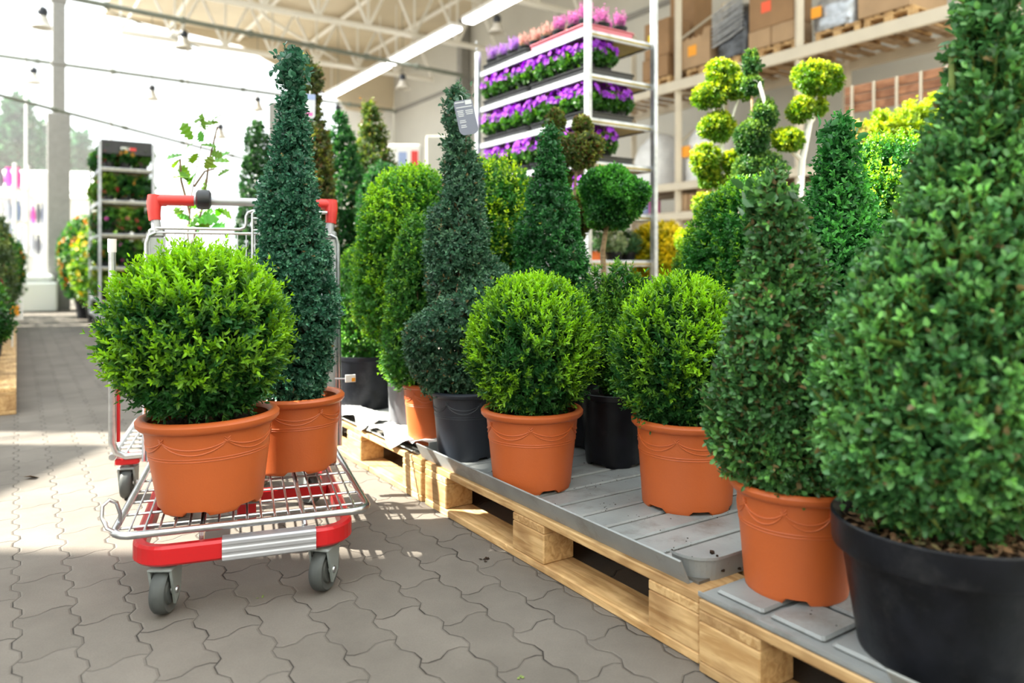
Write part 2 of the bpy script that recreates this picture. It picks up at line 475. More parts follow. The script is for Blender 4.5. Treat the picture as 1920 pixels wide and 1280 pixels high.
def grow(name, P, N, rng, parent, L=.045, pairs=6, leaf=.015, aspect=.5, up=.5, spread=.35, old=(.02, .075, .02), new=(.28, .5, .03),
         newness=(.4, .4), sink=.6, colvar=.18, material=None, dead=0.0, fill=0, stray=.08, ang=(68, 40), clump=.35, stalk=None, alt=None):
    n = len(P)
    d = unit(N + np.array([0, 0, up]) + rng.normal(size=(n, 3)) * spread)
    LL = L * rng.uniform(.6, 1.35, n) * np.where(rng.uniform(size=n) < stray, 1.55, 1)
    base = P - d * (LL * sink)[:, None]
    p1 = unit(np.cross(d, rng.normal(size=(n, 3)))); p2 = np.cross(d, p1)
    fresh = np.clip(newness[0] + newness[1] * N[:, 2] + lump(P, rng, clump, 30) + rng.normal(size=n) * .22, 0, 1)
    old = np.array(old); new = np.array(new)
    A, B, Cn, D, E, G = [], [], [], [], [], []
    for k in range(pairs):
        f = (k + .6) / pairs
        pp = base + d * (LL * f)[:, None]
        a = p1 if k % 2 == 0 else p2
        for sgn in (-1, 1):
            th = np.radians(ang[0] - ang[1] * f) + rng.normal(size=n) * .22
            ax = unit(d * np.cos(th)[:, None] + a * (sgn * np.sin(th))[:, None] + rng.normal(size=(n, 3)) * .1)
            nr = d * np.sin(th)[:, None] - a * (sgn * np.cos(th))[:, None]
            le = leaf * rng.uniform(.75, 1.25, n) * (1 - .45 * f ** 3)
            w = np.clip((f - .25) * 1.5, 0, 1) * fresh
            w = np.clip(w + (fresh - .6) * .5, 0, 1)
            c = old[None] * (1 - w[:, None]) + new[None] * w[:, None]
            c = c * (1 + rng.normal(size=(n, 1)) * colvar)
            if alt is not None:
                am = rng.uniform(size=n) < alt[1]
                c[am] = np.array(alt[0]) * (1 + rng.normal(size=(am.sum(), 1)) * .15)
            if dead:
                dm = rng.uniform(size=n) < dead
                c[dm] = np.array([.30, .22, .10]) * rng.uniform(.5, 1.2, (dm.sum(), 1))
            A.append(pp); B.append(ax); Cn.append(nr); D.append(le); E.append(le * aspect * rng.uniform(.85, 1.15, n)); G.append(c)
    if stalk:
        A.append(base); B.append(d); Cn.append(p1); D.append(LL * .95); E.append(np.full(n, .0026)); G.append(np.array(stalk)[None] * rng.uniform(.7, 1.3, (n, 1)))
    if fill:
        i = rng.integers(0, n, fill)
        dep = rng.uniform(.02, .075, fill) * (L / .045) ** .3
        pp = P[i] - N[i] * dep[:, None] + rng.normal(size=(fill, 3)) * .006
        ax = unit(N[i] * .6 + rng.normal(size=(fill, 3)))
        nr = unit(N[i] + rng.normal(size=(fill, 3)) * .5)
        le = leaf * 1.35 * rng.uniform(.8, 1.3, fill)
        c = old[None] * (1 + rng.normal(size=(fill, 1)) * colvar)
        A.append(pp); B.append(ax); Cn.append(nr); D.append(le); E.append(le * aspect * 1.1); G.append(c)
    return leaves(name, np.concatenate(A), np.concatenate(B), np.concatenate(Cn), np.concatenate(D), np.concatenate(E),
                  np.clip(np.concatenate(G), .004, .95), material or M['leaf'], parent)

def stems(P, zb, rng, parent, n=26, r=.004, name='branches', trunk_h=.2, c=(0, 0), material=None):
    """Trunk and branches inside a crown, as one part."""
    mb = MB()
    top = float(P[:, 2].max())
    mb.tube([(c[0], c[1], zb), (c[0] * 1.1, c[1], zb + trunk_h * .5), (c[0], c[1] * 1.05, zb + trunk_h)], [r * 2.6, r * 2.2, r * 1.6], 8)
    lo, hi = P[:, 2].min(), P[:, 2].max(); P = P[P[:, 2] < lo + (hi - lo) * .7]
    for i in rng.integers(0, len(P), n):
        e = Vector(P[i] * .97); s0 = Vector((c[0] + rng.normal() * r, c[1] + rng.normal() * r, zb + rng.uniform(.0, .8) * trunk_h))
        mid = s0.lerp(e, .5) + Vector((0, 0, -.15 * (e - s0).length + .03))
        mb.tube([s0, mid, e], [r, r * .7, r * .3], 5)
    return mb.build(name, material or M['bark'], parent)

# ------------------------------------------------------------------ pots
def pot_part(parent, r, rb, h, material, style='rolled', seg=72, wall=.004, swag=0, notch=4, name='pot', rot=0.0, soil=True, seed=1):
    mb = MB()
    if style == 'rolled':
        k = .0085 * r / .14
        rim = [(r - 1.5 * k, h - 2.9 * k), (r - .5 * k, h - 2.6 * k), (r + .1 * k, h - 1.9 * k), (r + .2 * k, h - .9 * k), (r - .35 * k, h - .2 * k), (r - 1.1 * k, h), (r - 1.9 * k, h - .35 * k), (r - 2.5 * k, h - 1.2 * k)]
        rw = r - 1.6 * k
    elif style == 'collar':
        ch = .052 * r / .17
        rim = [(r - .016, h - ch - .003), (r - .003, h - ch), (r - .001, h - ch * .9), (r, h - .003), (r - .003, h), (r - .006, h - .003)]
        rw = r - .017
    else:
        rim = [(r - .004, h - .02), (r, h - .018), (r, h - .002), (r - .003, h), (r - .006, h - .004)]
        rw = r - .005
    sd = h - .028 * h / .22
    prof = [(rb * .86, .012), (rb * .9, 0.0), (rb * .985, 0.0), (rb, .004)]
    prof += [(rb + (rw - rb) * f, .004 + (rim[0][1] - .004) * f) for f in (.03, .06, .1, .25, .45, .65, .82, .95)]
    prof += rim + [(rw - wall * 1.4, h - .02), (rw - wall * 1.6, sd - .03)]
    mb.lathe(prof, seg)
    # foot cut-outs: raise the foot ring in a few short arcs
    if notch:
        span = max(2, int(seg * .035))
        for q in range(notch):
            k0 = int(seg * (q + .5 + rot) / notch)
            for ring in range(0, 6):
                for dk in range(-span, span + 1):
                    i = ring * seg + (k0 + dk) % seg
                    x, y, z = mb.v[i]
                    mb.v[i] = (x, y, max(z, .0125 - .0005 * ring + (.002 if ring > 4 else 0)))
    def rad(z): return rb + (rw - rb) * (z - .004) / (rim[0][1] - .004)
    if swag:
        zt = rim[0][1] - .012 * h / .22
        for q in range(swag):
            a0 = 2 * PI * (q + rot) / swag; a1 = 2 * PI * (q + 1 + rot) / swag
            for (drop, dz) in ((.030, 0), (.018, 0)):
                pts = []
                for i in range(17):
                    f = i / 16; a = a0 + (a1 - a0) * f
                    z = zt - .004 - (drop * h / .22) * (4 * f * (1 - f)) ** .75 - dz
                    pts.append(((rad(z) + .0002) * math.cos(a), (rad(z) + .0002) * math.sin(a), z))
                mb.tube(pts, .0019, 6)
            for dz in (0, .006):
                pts = [((rad(zt - dz) + .0003) * math.cos(a0 + .05 * s), (rad(zt - dz) + .0003) * math.sin(a0 + .05 * s), zt - dz + .006 * abs(s) - .002) for s in (-1, -.5, 0, .5, 1)]
                mb.tube(pts, .0021, 6)
        for z in (zt - .044 * h / .22, zt - .05 * h / .22):
            mb.tube([((rad(z) + .0002) * math.cos(2 * PI * i / 64), (rad(z) + .0002) * math.sin(2 * PI * i / 64), z) for i in range(64)], .0012, 5, closed=True)
    o = mb.build(name, material, parent)
    if soil:
        g = random.Random(seed)
        s = MB(); rs = rw - wall * 1.5; vs = [(0, 0, sd + .004)]; fs = []
        K = 36; R = 7
        for i in range(1, R + 1):
            for k in range(K):
                a = 2 * PI * k / K
                vs.append((rs * i / R * math.cos(a), rs * i / R * math.sin(a), sd + (g.uniform(-.006, .007) if i < R else -.003)))
        for k in range(K):
            fs.append((0, 1 + k, 1 + (k + 1) % K))
            for i in range(R - 1):
                fs.append((1 + i * K + k, 1 + (i + 1) * K + k, 1 + (i + 1) * K + (k + 1) % K, 1 + i * K + (k + 1) % K))
        s.add(vs, fs, True); s.build('soil', M['soil'], parent)
    return o, sd
# ------------------------------------------------------------------ floor and shelves of the foreground: pallets, trays
HEAD = ANG_U                                  # local +X runs away along the row, local +Y towards the aisle

def board(name, ln, wd, th, parent, loc, rz=0, m='wood'):
    mb = MB(); mb.bbox((0, 0, 0), (ln, wd, th), .003)
    return mb.build(name, M[m], parent, loc, (0, 0, rz))

def make_pallet(label, loc, rz, group='wooden pallets under the plant trays'):
    t = thing('wooden_pallet', label, 'pallet', loc, rz, group)
    for y, w in ((.3275, .145), (.185, .1), (0, .145), (-.185, .1), (-.3275, .145)):
        board('deck_board', 1.2, w, .022, t, (0, y, .133))
    for x in (-.5275, 0, .5275):
        board('cross_board', .8, .145, .022, t, (x, 0, .111), PI / 2)
        for y, w in ((.35, .1), (0, .145), (-.35, .1)):
            board('block', .145, w, .078, t, (x, y, .061))
    for y, w in ((.35, .1), (0, .145), (-.35, .1)):
        board('skid_board', 1.2, w, .022, t, (0, y, .011))
    return t

def pal(t0, v0, label, z=0, group='wooden pallets under the plant trays'):
    x, y = uv(t0 + .6, v0 + .4)
    if not pal.first:
        pal.first = make_pallet(label, (x, y, z), HEAD, group); return pal.first
    return dup(pal.first, (x, y, z), HEAD, label, group)
pal.first = None
T0, V0 = 1.035, 1.135
pal(T0, V0, 'wooden pallet under the grey slatted tray, right of the loaded trolley')
pal(T0 - 1.215, V0 - .018, 'nearest wooden pallet, under the big black pot')
pal(T0 + 1.225, V0 - .002, 'wooden pallet with white film on its edge, behind the trolley')
pal(T0 + 2.47, V0, 'wooden pallet far down the row, under the dark clipped cones')
pal(T0 + 3.72, V0, 'last wooden pallet of the right row, under the tall conifer')
ROWB = 'wooden pallets under the back rows of plants'
pal(T0, V0 + .83, 'back-row pallet hidden behind the leafy boxwood cones', 0, ROWB)
pal(T0 + 1.25, V0 + .83, 'back-row pallet under the ball-headed standard tree', 0, ROWB)
pal(T0 + .95, V0 + 1.72, 'back-row pallet under the yellow-green pompom trees', 0, ROWB)
pal(T0 + .4, V0 + 2.58, 'back-row pallet under the golden conifers', 0, ROWB)
pal(T0 + 2.2, V0 + 2.45, 'back-row pallet under the yellow bush behind the flower trolley', 0, ROWB)
ROWL = 'wooden pallets along the left of the aisle'
for i, nm in enumerate(('nearest', 'second', 'third', 'fourth')):
    pal(4.78 + 1.23 * i, -.80, nm + ' pallet on the left side of the aisle', 0, ROWL)

ZP = .144
def slat_tray(name, label, t0, v0, ln=1.21, end_wall=True, m='tray', slat=True, lip=.050, group=None, wd=.79):
    x, y = uv(t0 + ln / 2, v0 + wd / 2)
    root = thing(name, label, 'tray', (x, y, ZP), HEAD, group)
    h, w = ln / 2, wd / 2
    mb = MB()
    gv = MB(); gv.box((0, -.01, .003), (ln - .03, wd - .03, .006)); gv.build('groove_floor', M['traygroove'], root)
    n = 12
    p = (ln - .09) / n
    for i in range(n):
        mb.bbox((-h + .052 + p * (i + .5), -.015, .011), (p - .011, wd - .06, .012), .004)
    mb.build('slatted_bed', M[m], root)
    l = MB()
    l.sweep([(-h + .03, w), (h, w)], [(-.035, .001), (-.016, .001), (.010, lip + .002), (.014, lip), (-.010, -.001), (-.033, -.003)][::-1])
    # offset sign: right of +X travel is -Y, so mirror to the aisle side
    l.v = [(a, 2 * w - b, c) for a, b, c in l.v]
    l.f = [f[::-1] for f in l.f]
    l.build('front_lip', M[m], root)
    e = MB()
    r = .05; path = [(-h + .085, w - .03)]
    for k in range(9):
        a = PI / 2 + PI / 2 * k / 8
        path.append((-h + .015 + r + r * math.cos(a), w - .03 - r + r * math.sin(a)))
    path.append((-h + .015, -w + .02))
    prof = [(.0, .0), (-.004, .0), (-.012, lip), (-.016, lip + .002), (-.016, lip - .004), (-.011, lip - .004)]
    e.sweep(path, [(-o, z) for o, z in prof])
    e.build('end_wall', M[m], root)
    f = MB()
    f.sweep([(h - .006, w - .03), (h - .006, -w + .02)], [(0, 0), (.004, 0), (.006, lip), (.002, lip)])
    f.sweep([(-h + .03, -w + .015), (h - .01, -w + .015)], [(0, 0), (.004, 0), (.006, lip), (.002, lip)])
    f.build('back_wall', M[m], root)
    return root
trayA = slat_tray('plant_tray', 'grey slatted plant tray with soil crumbs, under two orange pots', T0 + .012, V0 + .004, 1.235)
trayC = slat_tray('plant_tray', 'grey slatted tray under the dark tub and tall grey pot', T0 + 1.26, V0 + .01, 1.18, m='traydirty', lip=.014)
TZ = ZP + .016

# the near pallet carries a tray of raised pads, and a lipped tray beside it
def pad_tray():
    ln, wd = .40, .785
    x, y = uv(T0 - .012 - ln / 2, V0 - .016 + wd / 2)
    root = thing('plant_tray', 'pale grey padded tray under the third orange pot, beside the black pot', 'tray', (x, y, ZP), HEAD)
    mb = MB(); mb.bbox((0, 0, .004), (ln, wd, .008), .003)
    for i in range(3):
        for j in range(6):
            mb.bbox((-ln / 2 + .075 + i * .125, wd / 2 - .085 - j * .125, .012), (.112, .112, .010), .005)
    mb.sweep([(-ln / 2, wd / 2 - .004), (ln / 2, wd / 2 - .004)], [(-.004, .004), (.0, .004), (.0, .012), (-.004, .012)])
    mb.build('padded_bed', M['tray'], root)
    return root
pad_tray()
lowtray = slat_tray('plant_tray', 'pale grey lipped tray under the big black pot', T0 - 1.20, V0 - .012, .80, m='traydirty', lip=.034)

# crumbs of soil on the trays
def crumbs():
    g = random.Random(3); mb = MB()
    for i in range(420):
        t = T0 + g.uniform(.03, 1.15) if i < 330 else T0 - g.uniform(.03, .38)
        v = V0 + g.uniform(.06, .6)
        if i % 3 and i < 330: q = (i // 30) * 1.7; t = T0 + .05 + (q % .62) + g.gauss(0, .03); v = V0 + .12 + (q * .37 % .4) + g.gauss(0, .03)
        s = g.choice((.0008, .0008, .0011, .0016)) * g.uniform(.6, 1.4)
        if i < 14: s *= 3.2
        x, y = uv(t, v)
        pts = [(x + s * g.uniform(.6, 1.5) * math.cos(a), y + s * g.uniform(.6, 1.5) * math.sin(a)) for a in [k * 2 * PI / 6 for k in range(6)]]
        mb.prism(pts, TZ, TZ + s * .8)
    return mb.build('soil_crumbs', M['soil'])
tag(crumbs(), 'dark soil crumbs scattered over the grey trays', 'soil', None, 'stuff')

# crumpled white film draped over the pallet edge behind the trolley
def film(name, label, t0, v0, lt, lv, seed):
    rng = np.random.default_rng(seed); n, k = 22, 12
    vs = []
    for i in range(n):
        for j in range(k):
            a = i / (n - 1); b = j / (k - 1)
            t = t0 + lt * a + .01 * math.sin(7 * b + seed); v = v0 - .03 + lv * b + .012 * math.sin(9 * a + seed)
            over = max(0, V0 - v)
            z = ZP + .034 + .010 * math.sin(11 * a + 3 * b + seed) * math.sin(7 * b + 4 * a) + rng.uniform(0, .004) - over * 1.6
            x, y = uv(t, v); vs.append((x, y, z))
    fs = [(i * k + j, (i + 1) * k + j, (i + 1) * k + j + 1, i * k + j + 1) for i in range(n - 1) for j in range(k - 1)]
    mb = MB(); mb.add(vs, fs, True); o = mb.build(name, M['foil'])
    o.modifiers.new('thick', 'SOLIDIFY').thickness = .0012
    return tag(o, label, 'film')
film('plastic_film', 'crumpled white film lying on the pallet edge beside the small orange pot', T0 + 1.29, V0 + .022, .36, .13, 1)
film('plastic_film', 'loose white film sheet on the pallet edge below the dark tub', T0 + 1.70, V0 + .026, .42, .13, 4)

# ------------------------------------------------------------------ the loaded trolley
PHI = math.atan2(.338, .94)
O = Vector((-.630, 1.777, 0))
TROLLEY_KEY = 'red and silver plant trolley holding two orange-potted boxwoods'
def caster(parent, x, y, swing, mt='greyplastic'):
    mb = MB()
    for s in (-1, 1):
        mb.prism([(-.03, .03), (.03, .03), (.022, -.03), (-.006, -.052)], s * .024 - .003, s * .024 + .003)
    mb.v = [(a, c, b) for a, b, c in mb.v]
    mb.v = [(a, b, c + .075) for a, b, c in mb.v]
    mb.bbox((0, 0, .107), (.066, .056, .008), .003)
    mb.lathe([(.016, .108), (.016, .118), (.0, .118)], 16)
    f = mb.build('caster_fork', M[mt], parent, (x, y, 0), (0, 0, swing))
    w = MB(); R = .0525
    rot = Matrix.Rotation(PI / 2, 3, 'X')
    w.lathe([(.0, -.016), (R * .55, -.016), (R * .62, -.012), (R * .9, -.017), (R * .985, -.012), (R, -.004), (R, .004), (R * .985, .012), (R * .9, .017), (R * .62, .012), (R * .55, .016), (0, .016)], 36, (0, 0, R), True, rot)
    w.build('wheel', M['rubber'], f)
    h = MB(); h.lathe([(0, -.030), (.007, -.030), (.009, -.027), (.009, .027), (.007, .030), (0, .030)], 12, (0, 0, R), True, rot)
    h.build('axle', M['chrome'], f)
    return f

def make_trolley():
    t = thing('plant_trolley', TROLLEY_KEY, 'trolley', O, PHI)
    # red base frame: a flat tube bent into a U
    W, y0, r = .236, -.028, .07
    path = [(-W + .018, .80), (-W, .55), (-W, y0 + r)]
    for k in range(9):
        a = PI + PI / 2 * k / 8
        path.append((-W + r + r * math.cos(a), y0 + r + r * math.sin(a)))
    for k in range(9):
        a = 1.5 * PI + PI / 2 * k / 8
        path.append((W - r + r * math.cos(a), y0 + r + r * math.sin(a)))
    path += [(W, .55), (W - .018, .80)]
    z0, z1, b = .118, .164, .006
    prof = [(-.014 + b, z0), (.014 - b, z0), (.014, z0 + b), (.014, z1 - b), (.014 - b, z1), (-.014 + b, z1), (-.014, z1 - b), (-.014, z0 + b)]
    mb = MB(); mb.sweep(path, prof); fr = mb.build('base_frame', M['red'], t)
    fr['label'] = 'red U-shaped base frame'
    mb = MB(); mb.bbox((0, .36, .140), (2 * W - .03, .03, .036), .004); mb.bbox((0, .76, .140), (2 * W - .06, .03, .036), .004)
    mb.build('cross_bar', M['red'], t)
    mb = MB(); mb.bbox((.0, .33, .115), (.05, .02, .07), .004); mb.build('centre_bracket', M['red'], t)
    # grooved silver bumper sleeve
    mb = MB(); pr = []
    for i in range(15):
        z = .116 + .050 * i / 14; pr.append((.018 + (0 if i in (4, 5, 9, 10) else .0022) - (.004 if i in (0, 14) else 0), z))
    mb.sweep([(-.055, y0), (.155, y0)], pr + [(-.016, .166), (-.016, .116)])
    mb.build('bumper_sleeve', M['silver'], t)['label'] = 'grooved silver bumper sleeve'
    # wire basket
    zb, bw, bl, rr = .196, .284, .70, .045
    y1 = -.035
    rim = []
    for (cx, cy, a0) in ((-bw + rr, y1 + rr, PI), (bw - rr, y1 + rr, 1.5 * PI), (bw - rr - .012, bl - rr, 0), (-bw + rr + .012, bl - rr, .5 * PI)):
        for k in range(7):
            a = a0 + PI / 2 * k / 6
            rim.append((cx + rr * math.cos(a), cy + rr * math.sin(a), zb))
    mb = MB(); mb.tube(rim, .0085, 10, closed=True)
    bk = mb.build('basket_rim', M['chrome'], t)
    mb = MB()
    nl = 17
    for i in range(nl):
        x = -bw + .03 + (2 * bw - .06) * i / (nl - 1)
        mb.tube([(x, y1 + .002, zb - .004), (x, bl, zb - .004)], .0027, 6)
    for j in range(7):
        y = .05 + j * .1
        k = .012 * y / bl
        mb.tube([(-bw + k, y, zb - .009), (bw - k, y, zb - .009)], .0034, 6)
    mb.build('wire_grid', M['chrome'], t)
    mb = MB()
    for x in (-.10, .13):
        mb.tube([(x, y1 + .03, .116), (x, y1 + .03, .168), (x, y1 + .06, .186), (x, bl, .186)], .006, 8)
    mb.tube([(-.25, .06, .182), (.02, .06, .182)], .006, 8)
    mb.build('basket_support', M['chrome'], t)
    mb = MB()
    loop = [(-bw + .012, -.012, zb + .0), (-bw - .012, -.004, zb + .012), (-bw - .024, .004, zb + .035), (-bw - .024, .012, zb + .058), (-bw - .012, .022, zb + .068), (-bw + .002, .03, zb + .058), (-bw + .008, .04, zb + .03), (-bw + .006, .05, zb + .002)]
    mb.tube(loop, .0045, 8)
    mb.build('side_loop', M['chrome'], t)
    # uprights, leaning a little back
    for s in (-1, 1):
        mb = MB()
        n = 6
        for i in range(n):
            o = -.024 + .048 * i / (n - 1)
            mb.box((s * .278 + o * .9, 0, .36), (.0085, .022 - .004 * (i % 2), .72))
        mb.bbox((s * .278, 0, .735), (.05, .026, .03), .006)
        up = mb.build('upright', M['alu'], t, (0, .765, .17), (-.09, 0, 0))
        mb = MB()
        mb.tube([(s * .308, -.012, 0), (s * .308, -.012, .70), (s * .300, -.012, .725), (s * .28, -.012, .735)], .006, 8)
        mb.tube([(s * .296, -.018, 0), (s * .296, -.018, .66)], .004, 8)
        mb.build('edge_tube', M['chrome'], up)
        mb = MB(); mb.tube([(s * .278, .0, .74), (s * .283, 0, .79)], [.016, .013], 12); mb.build('neck', M['silver'], up)
        # red corner cap
        mb = MB(); mb.tube([(s * .284, .002, .778), (s * .286, .002, .80), (s * .287, .003, .835), (s * .287, .004, .862)], [.0185, .0195, .0225, .020], 14)
        mb.tube([(s * .292, .004, .845), (s * .25, .004, .846)], [.020, .0195], 14)
        mb.build('corner_cap', M['redplastic'], up)
    # handle bar: red grips and a silver middle
    hy, hz = .841, 1.013
    mb = MB(); mb.tube([(-.27, hy, hz), (-.165, hy, hz)], .0182, 16); mb.build('hand_grip', M['redplastic'], t)['label'] = 'red grip at the left end'
    mb = MB(); mb.tube([(.18, hy, hz), (.27, hy, hz)], .0182, 16); mb.build('hand_grip', M['redplastic'], t)['label'] = 'red grip at the right end'
    mb = MB(); mb.tube([(-.167, hy, hz), (.182, hy, hz)], .0142, 16); mb.build('handle_bar', M['silver'], t)['label'] = 'silver handle bar'
    mb = MB(); rot = Matrix.Rotation(PI / 2, 3, 'Y')
    mb.lathe([(0, -.024), (.022, -.024), (.032, -.018), (.034, 0), (.032, .018), (.022, .024), (0, .024)], 20, (-.135, hy - .012, hz + .004), True, rot)
    mb.build('coin_lock', M['dark'], t)['label'] = 'black coin lock'
    # rear wire panel
    mb = MB()
    yy = .822
    zt = .918
    mb.tube([(-.28, yy, zt), (-.02, yy, zt), (-.005, yy, zt + .006), (.0, yy, zt + .02), (.0, yy, zt + .045), (.006, yy, zt + .058), (.02, yy, zt + .064), (.27, yy, zt + .064)], .0055, 10)
    mb.tube([(-.28, yy, zt - .014), (.28, yy, zt - .014)], .0048, 10)
    mb.tube([(-.28, yy - .04, .45), (.28, yy - .04, .45)], .0048, 10)
    for i in range(19):
        x = -.25 + .0278 * i
        mb.tube([(x, yy, zt - .01), (x, yy - .04, .45)], .0019, 6)
    mb.build('rear_wire_panel', M['chrome'], t)
    # child seat grid
    mb = MB()
    y2 = yy - .03
    x0 = .02
    fr2 = [(x0, y2, .80), (x0, y2, .972), (x0 + .012, y2, .982), (x0 + .21, y2, .982), (x0 + .222, y2, .972), (x0 + .222, y2, .80)]
    mb.tube(fr2, .0042, 8)
    for z in (.955, .915, .80): mb.tube([(x0, y2, z), (x0 + .222, y2, z)], .0036, 8)
    for i in range(1, 9): mb.tube([(x0 + .0247 * i, y2, .80), (x0 + .0247 * i, y2, .98)], .0028, 6)
    mb.tube([(x0 + .07 + .028 * math.cos(a), y2 - .004, .945 + .028 * math.sin(a)) for a in [PI * k / 10 for k in range(11)]], .0032, 6)
    mb.build('child_seat_grid', M['chrome'], t)
    mb = MB(); mb.bbox((0, .775, .60), (.03, .01, .03), .003)
    for s in (-1, 1):
        caster(t, s * .178, .0, PI / 2 - PHI + (.03 if s < 0 else -.22))
        caster(t, s * .20, .70, PI / 2 + .5 * s)
    mb = MB(); mb.bbox((.335, .70, .41), (.035, .004, .026), .001); fl = mb.build('price_flag', M['white'], t); fl['label'] = 'small white flag with an orange band'
    mb = MB(); mb.box((.345, .697, .406), (.012, .002, .012)); mb.build('orange_band', M['orange'], fl)
    mb = MB(); mb.tube([(.285, .715, .41), (.32, .702, .41)], .003, 6); mb.build('flag_clip', M['chrome'], fl)
    return t
trolley = make_trolley()

def make_flatbed():
    """Second trolley, parked behind the first: tube hoops at both ends of a wooden bed."""
    rz = PHI
    a = O + Vector((-.425 * .94 - .935 * .338, -.425 * .338 + .935 * .94, 0))
    t = thing('flatbed_trolley', 'tube-framed trolley parked behind the plant trolley, only its left hoop showing', 'trolley', a, rz)
    mb = MB()
    # end hoop across the left end (local x along the near edge)
    for x, hgt in ((.0, .88),):
        mb.tube([(x, 0, hgt), (x, 0, .20), (x + .012, 0, .165), (x + .04, 0, .15), (x + .52, 0, .15)], .0115, 12)
    mb.build('near_hoop', M['chrome'], t)
    mb = MB(); mb.tube([(.0, .0, .84), (.0, 0, .885)], .0135, 12); mb.build('tube_cap', M['white'], t)
    mb = MB(); mb.tube([(.018, .006, .76), (.018, .006, .2)], .006, 8); mb.build('red_reflection', M['red'], t)  # red rod stands in for a reflection along the tube
    mb = MB(); mb.tube([(.0, .62, .15), (.52, .62, .15)], .0115, 12); mb.build('far_rail', M['chrome'], t)
    mb = MB(); mb.tube([(.0, 0, .15), (0, .62, .15)], .011, 10); mb.tube([(.52, 0, .15), (.52, .62, .15)], .011, 10); mb.build('side_rail', M['chrome'], t)
    mb = MB()
    for i in range(8): mb.tube([(0, .06 + .07 * i, .15), (.52, .06 + .07 * i, .15)], .005, 8)
    for i in range(6): mb.tube([(.04 + .09 * i, 0, .157), (.04 + .09 * i, .62, .157)], .0035, 8)
    mb.build('wire_bed', M['chrome'], t)
    for x in (.045, .475):
        for y in (.03, .57):
            caster(t, x, y, PI / 2 - .12 if x < .2 else 1.1)
    mb = MB(); mb.bbox((.045, .03, .131), (.075, .06, .022), .004); mb.build('red_mount', M['red'], t)
    return t
flatbed = make_flatbed()
# ------------------------------------------------------------------ clipped plants
LIME = dict(old=(.026, .125, .028), new=(.33, .66, .03), ang=(56, 34), clump=.34, colvar=.12)
DARK = dict(old=(.024, .105, .030), new=(.09, .28, .06))
BLUE = dict(old=(.042, .15, .092), new=(.13, .32, .19))
MID = dict(old=(.055, .21, .038), new=(.30, .60, .05))

def plant(name, label, cat, x, y, z, group=None, tilt=(0, 0), rz=0):
    return thing(name, label, cat, (x, y, z), rz, group, tilt)

def boxwood_ball(label, x, y, z, pot, rx, rz_, z0, n, seed, cx=0, cy=0, leaf=.0155, L=.05, pairs=6, tilt=(0, 0), fill=6000, new=(.38, .38), up=.55, pal_=LIME, stemr=.004, spread=.4, twig=26, **kw):
    root = plant('boxwood_ball', label, 'plant', x, y, z, None, tilt)
    _, sd = pot_part(root, *pot[:4], **pot[4])
    rng = np.random.default_rng(seed)
    P, N = rev_profile(ball_profile(rx, rz_, z0, cx, cy), n, rng, .055, 22)
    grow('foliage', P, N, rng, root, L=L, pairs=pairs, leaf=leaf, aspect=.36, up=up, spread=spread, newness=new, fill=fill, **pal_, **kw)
    stems(P, sd - .01, rng, root, twig, stemr, 'branches', max(.1, z0 - sd), (0, 0))
    return root

SW = dict(style='rolled', swag=6, notch=6)
# lime ball on the trolley
ZB = .203
boxwood_ball('lime-tipped boxwood ball in an orange pot at the front of the trolley', -.758, 1.885, ZB,
             (.168, .123, .226, M['terracotta'], dict(SW, rot=.12)), .198, .196, .418, 1750, 11, cx=-.018, cy=0, fill=7000, tilt=(0, -.03), new=(.56, .36), L=.078, leaf=.0215, pairs=8, sink=.5, up=.85)
# blue-green cone on the trolley
def cone_on_trolley():
    s = .00159
    root = plant('boxwood_cone', 'tall slim dark boxwood cone in an orange pot on the trolley', 'plant', -.652, 2.225, ZB, None, (0, .0))
    _, sd = pot_part(root, .148, .126, .214, M['terracotta'], **dict(SW, rot=.35))
    rows = [(750, 552, 40), (732, 552, 58), (690, 552, 68), (640, 552, 74), (600, 552, 75), (560, 550, 72), (480, 545, 62), (400, 540, 54), (330, 541, 42), (250, 548, 27), (180, 549, 15), (130, 549, 11), (104, 548, 8), (92, 547, 3)]
    prof = [(.8 + (495 - y) * s - ZB, r * s * .93, (c - 550) * s, 0) for y, c, r in rows]
    rng = np.random.default_rng(5)
    P, N = rev_profile(prof, 2700, rng, .15, 17)
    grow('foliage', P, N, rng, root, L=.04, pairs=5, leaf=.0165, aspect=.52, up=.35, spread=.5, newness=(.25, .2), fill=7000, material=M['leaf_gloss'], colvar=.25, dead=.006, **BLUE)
    Q = P[P[:, 2] > .3]
    stems(Q, sd - .01, rng, root, 40, .0035, 'branches', .9, (-.004, 0))
    return root
cone_on_trolley()

def rowpos(t, v): return uv(t, v)

# the two lime balls on the slatted tray
boxwood_ball('lime boxwood ball in an orange pot at the left of the slatted tray', .058, 2.175, TZ,
             (.147, .112, .226, M['terracotta'], dict(SW, rot=.45)), .176, .186, .398, 1700, 21, fill=6000, new=(.56, .36), L=.064, leaf=.0182, pairs=8, sink=.5, up=.95)
boxwood_ball('lime boxwood ball in an orange pot at the middle of the slatted tray', .470, 2.01, TZ,
             (.146, .118, .232, M['terracotta'], dict(SW, rot=.1)), .156, .188, .40, 1600, 22, cx=-.022, fill=6000, new=(.50, .42), L=.064, leaf=.0182, pairs=8, sink=.5, up=.95)

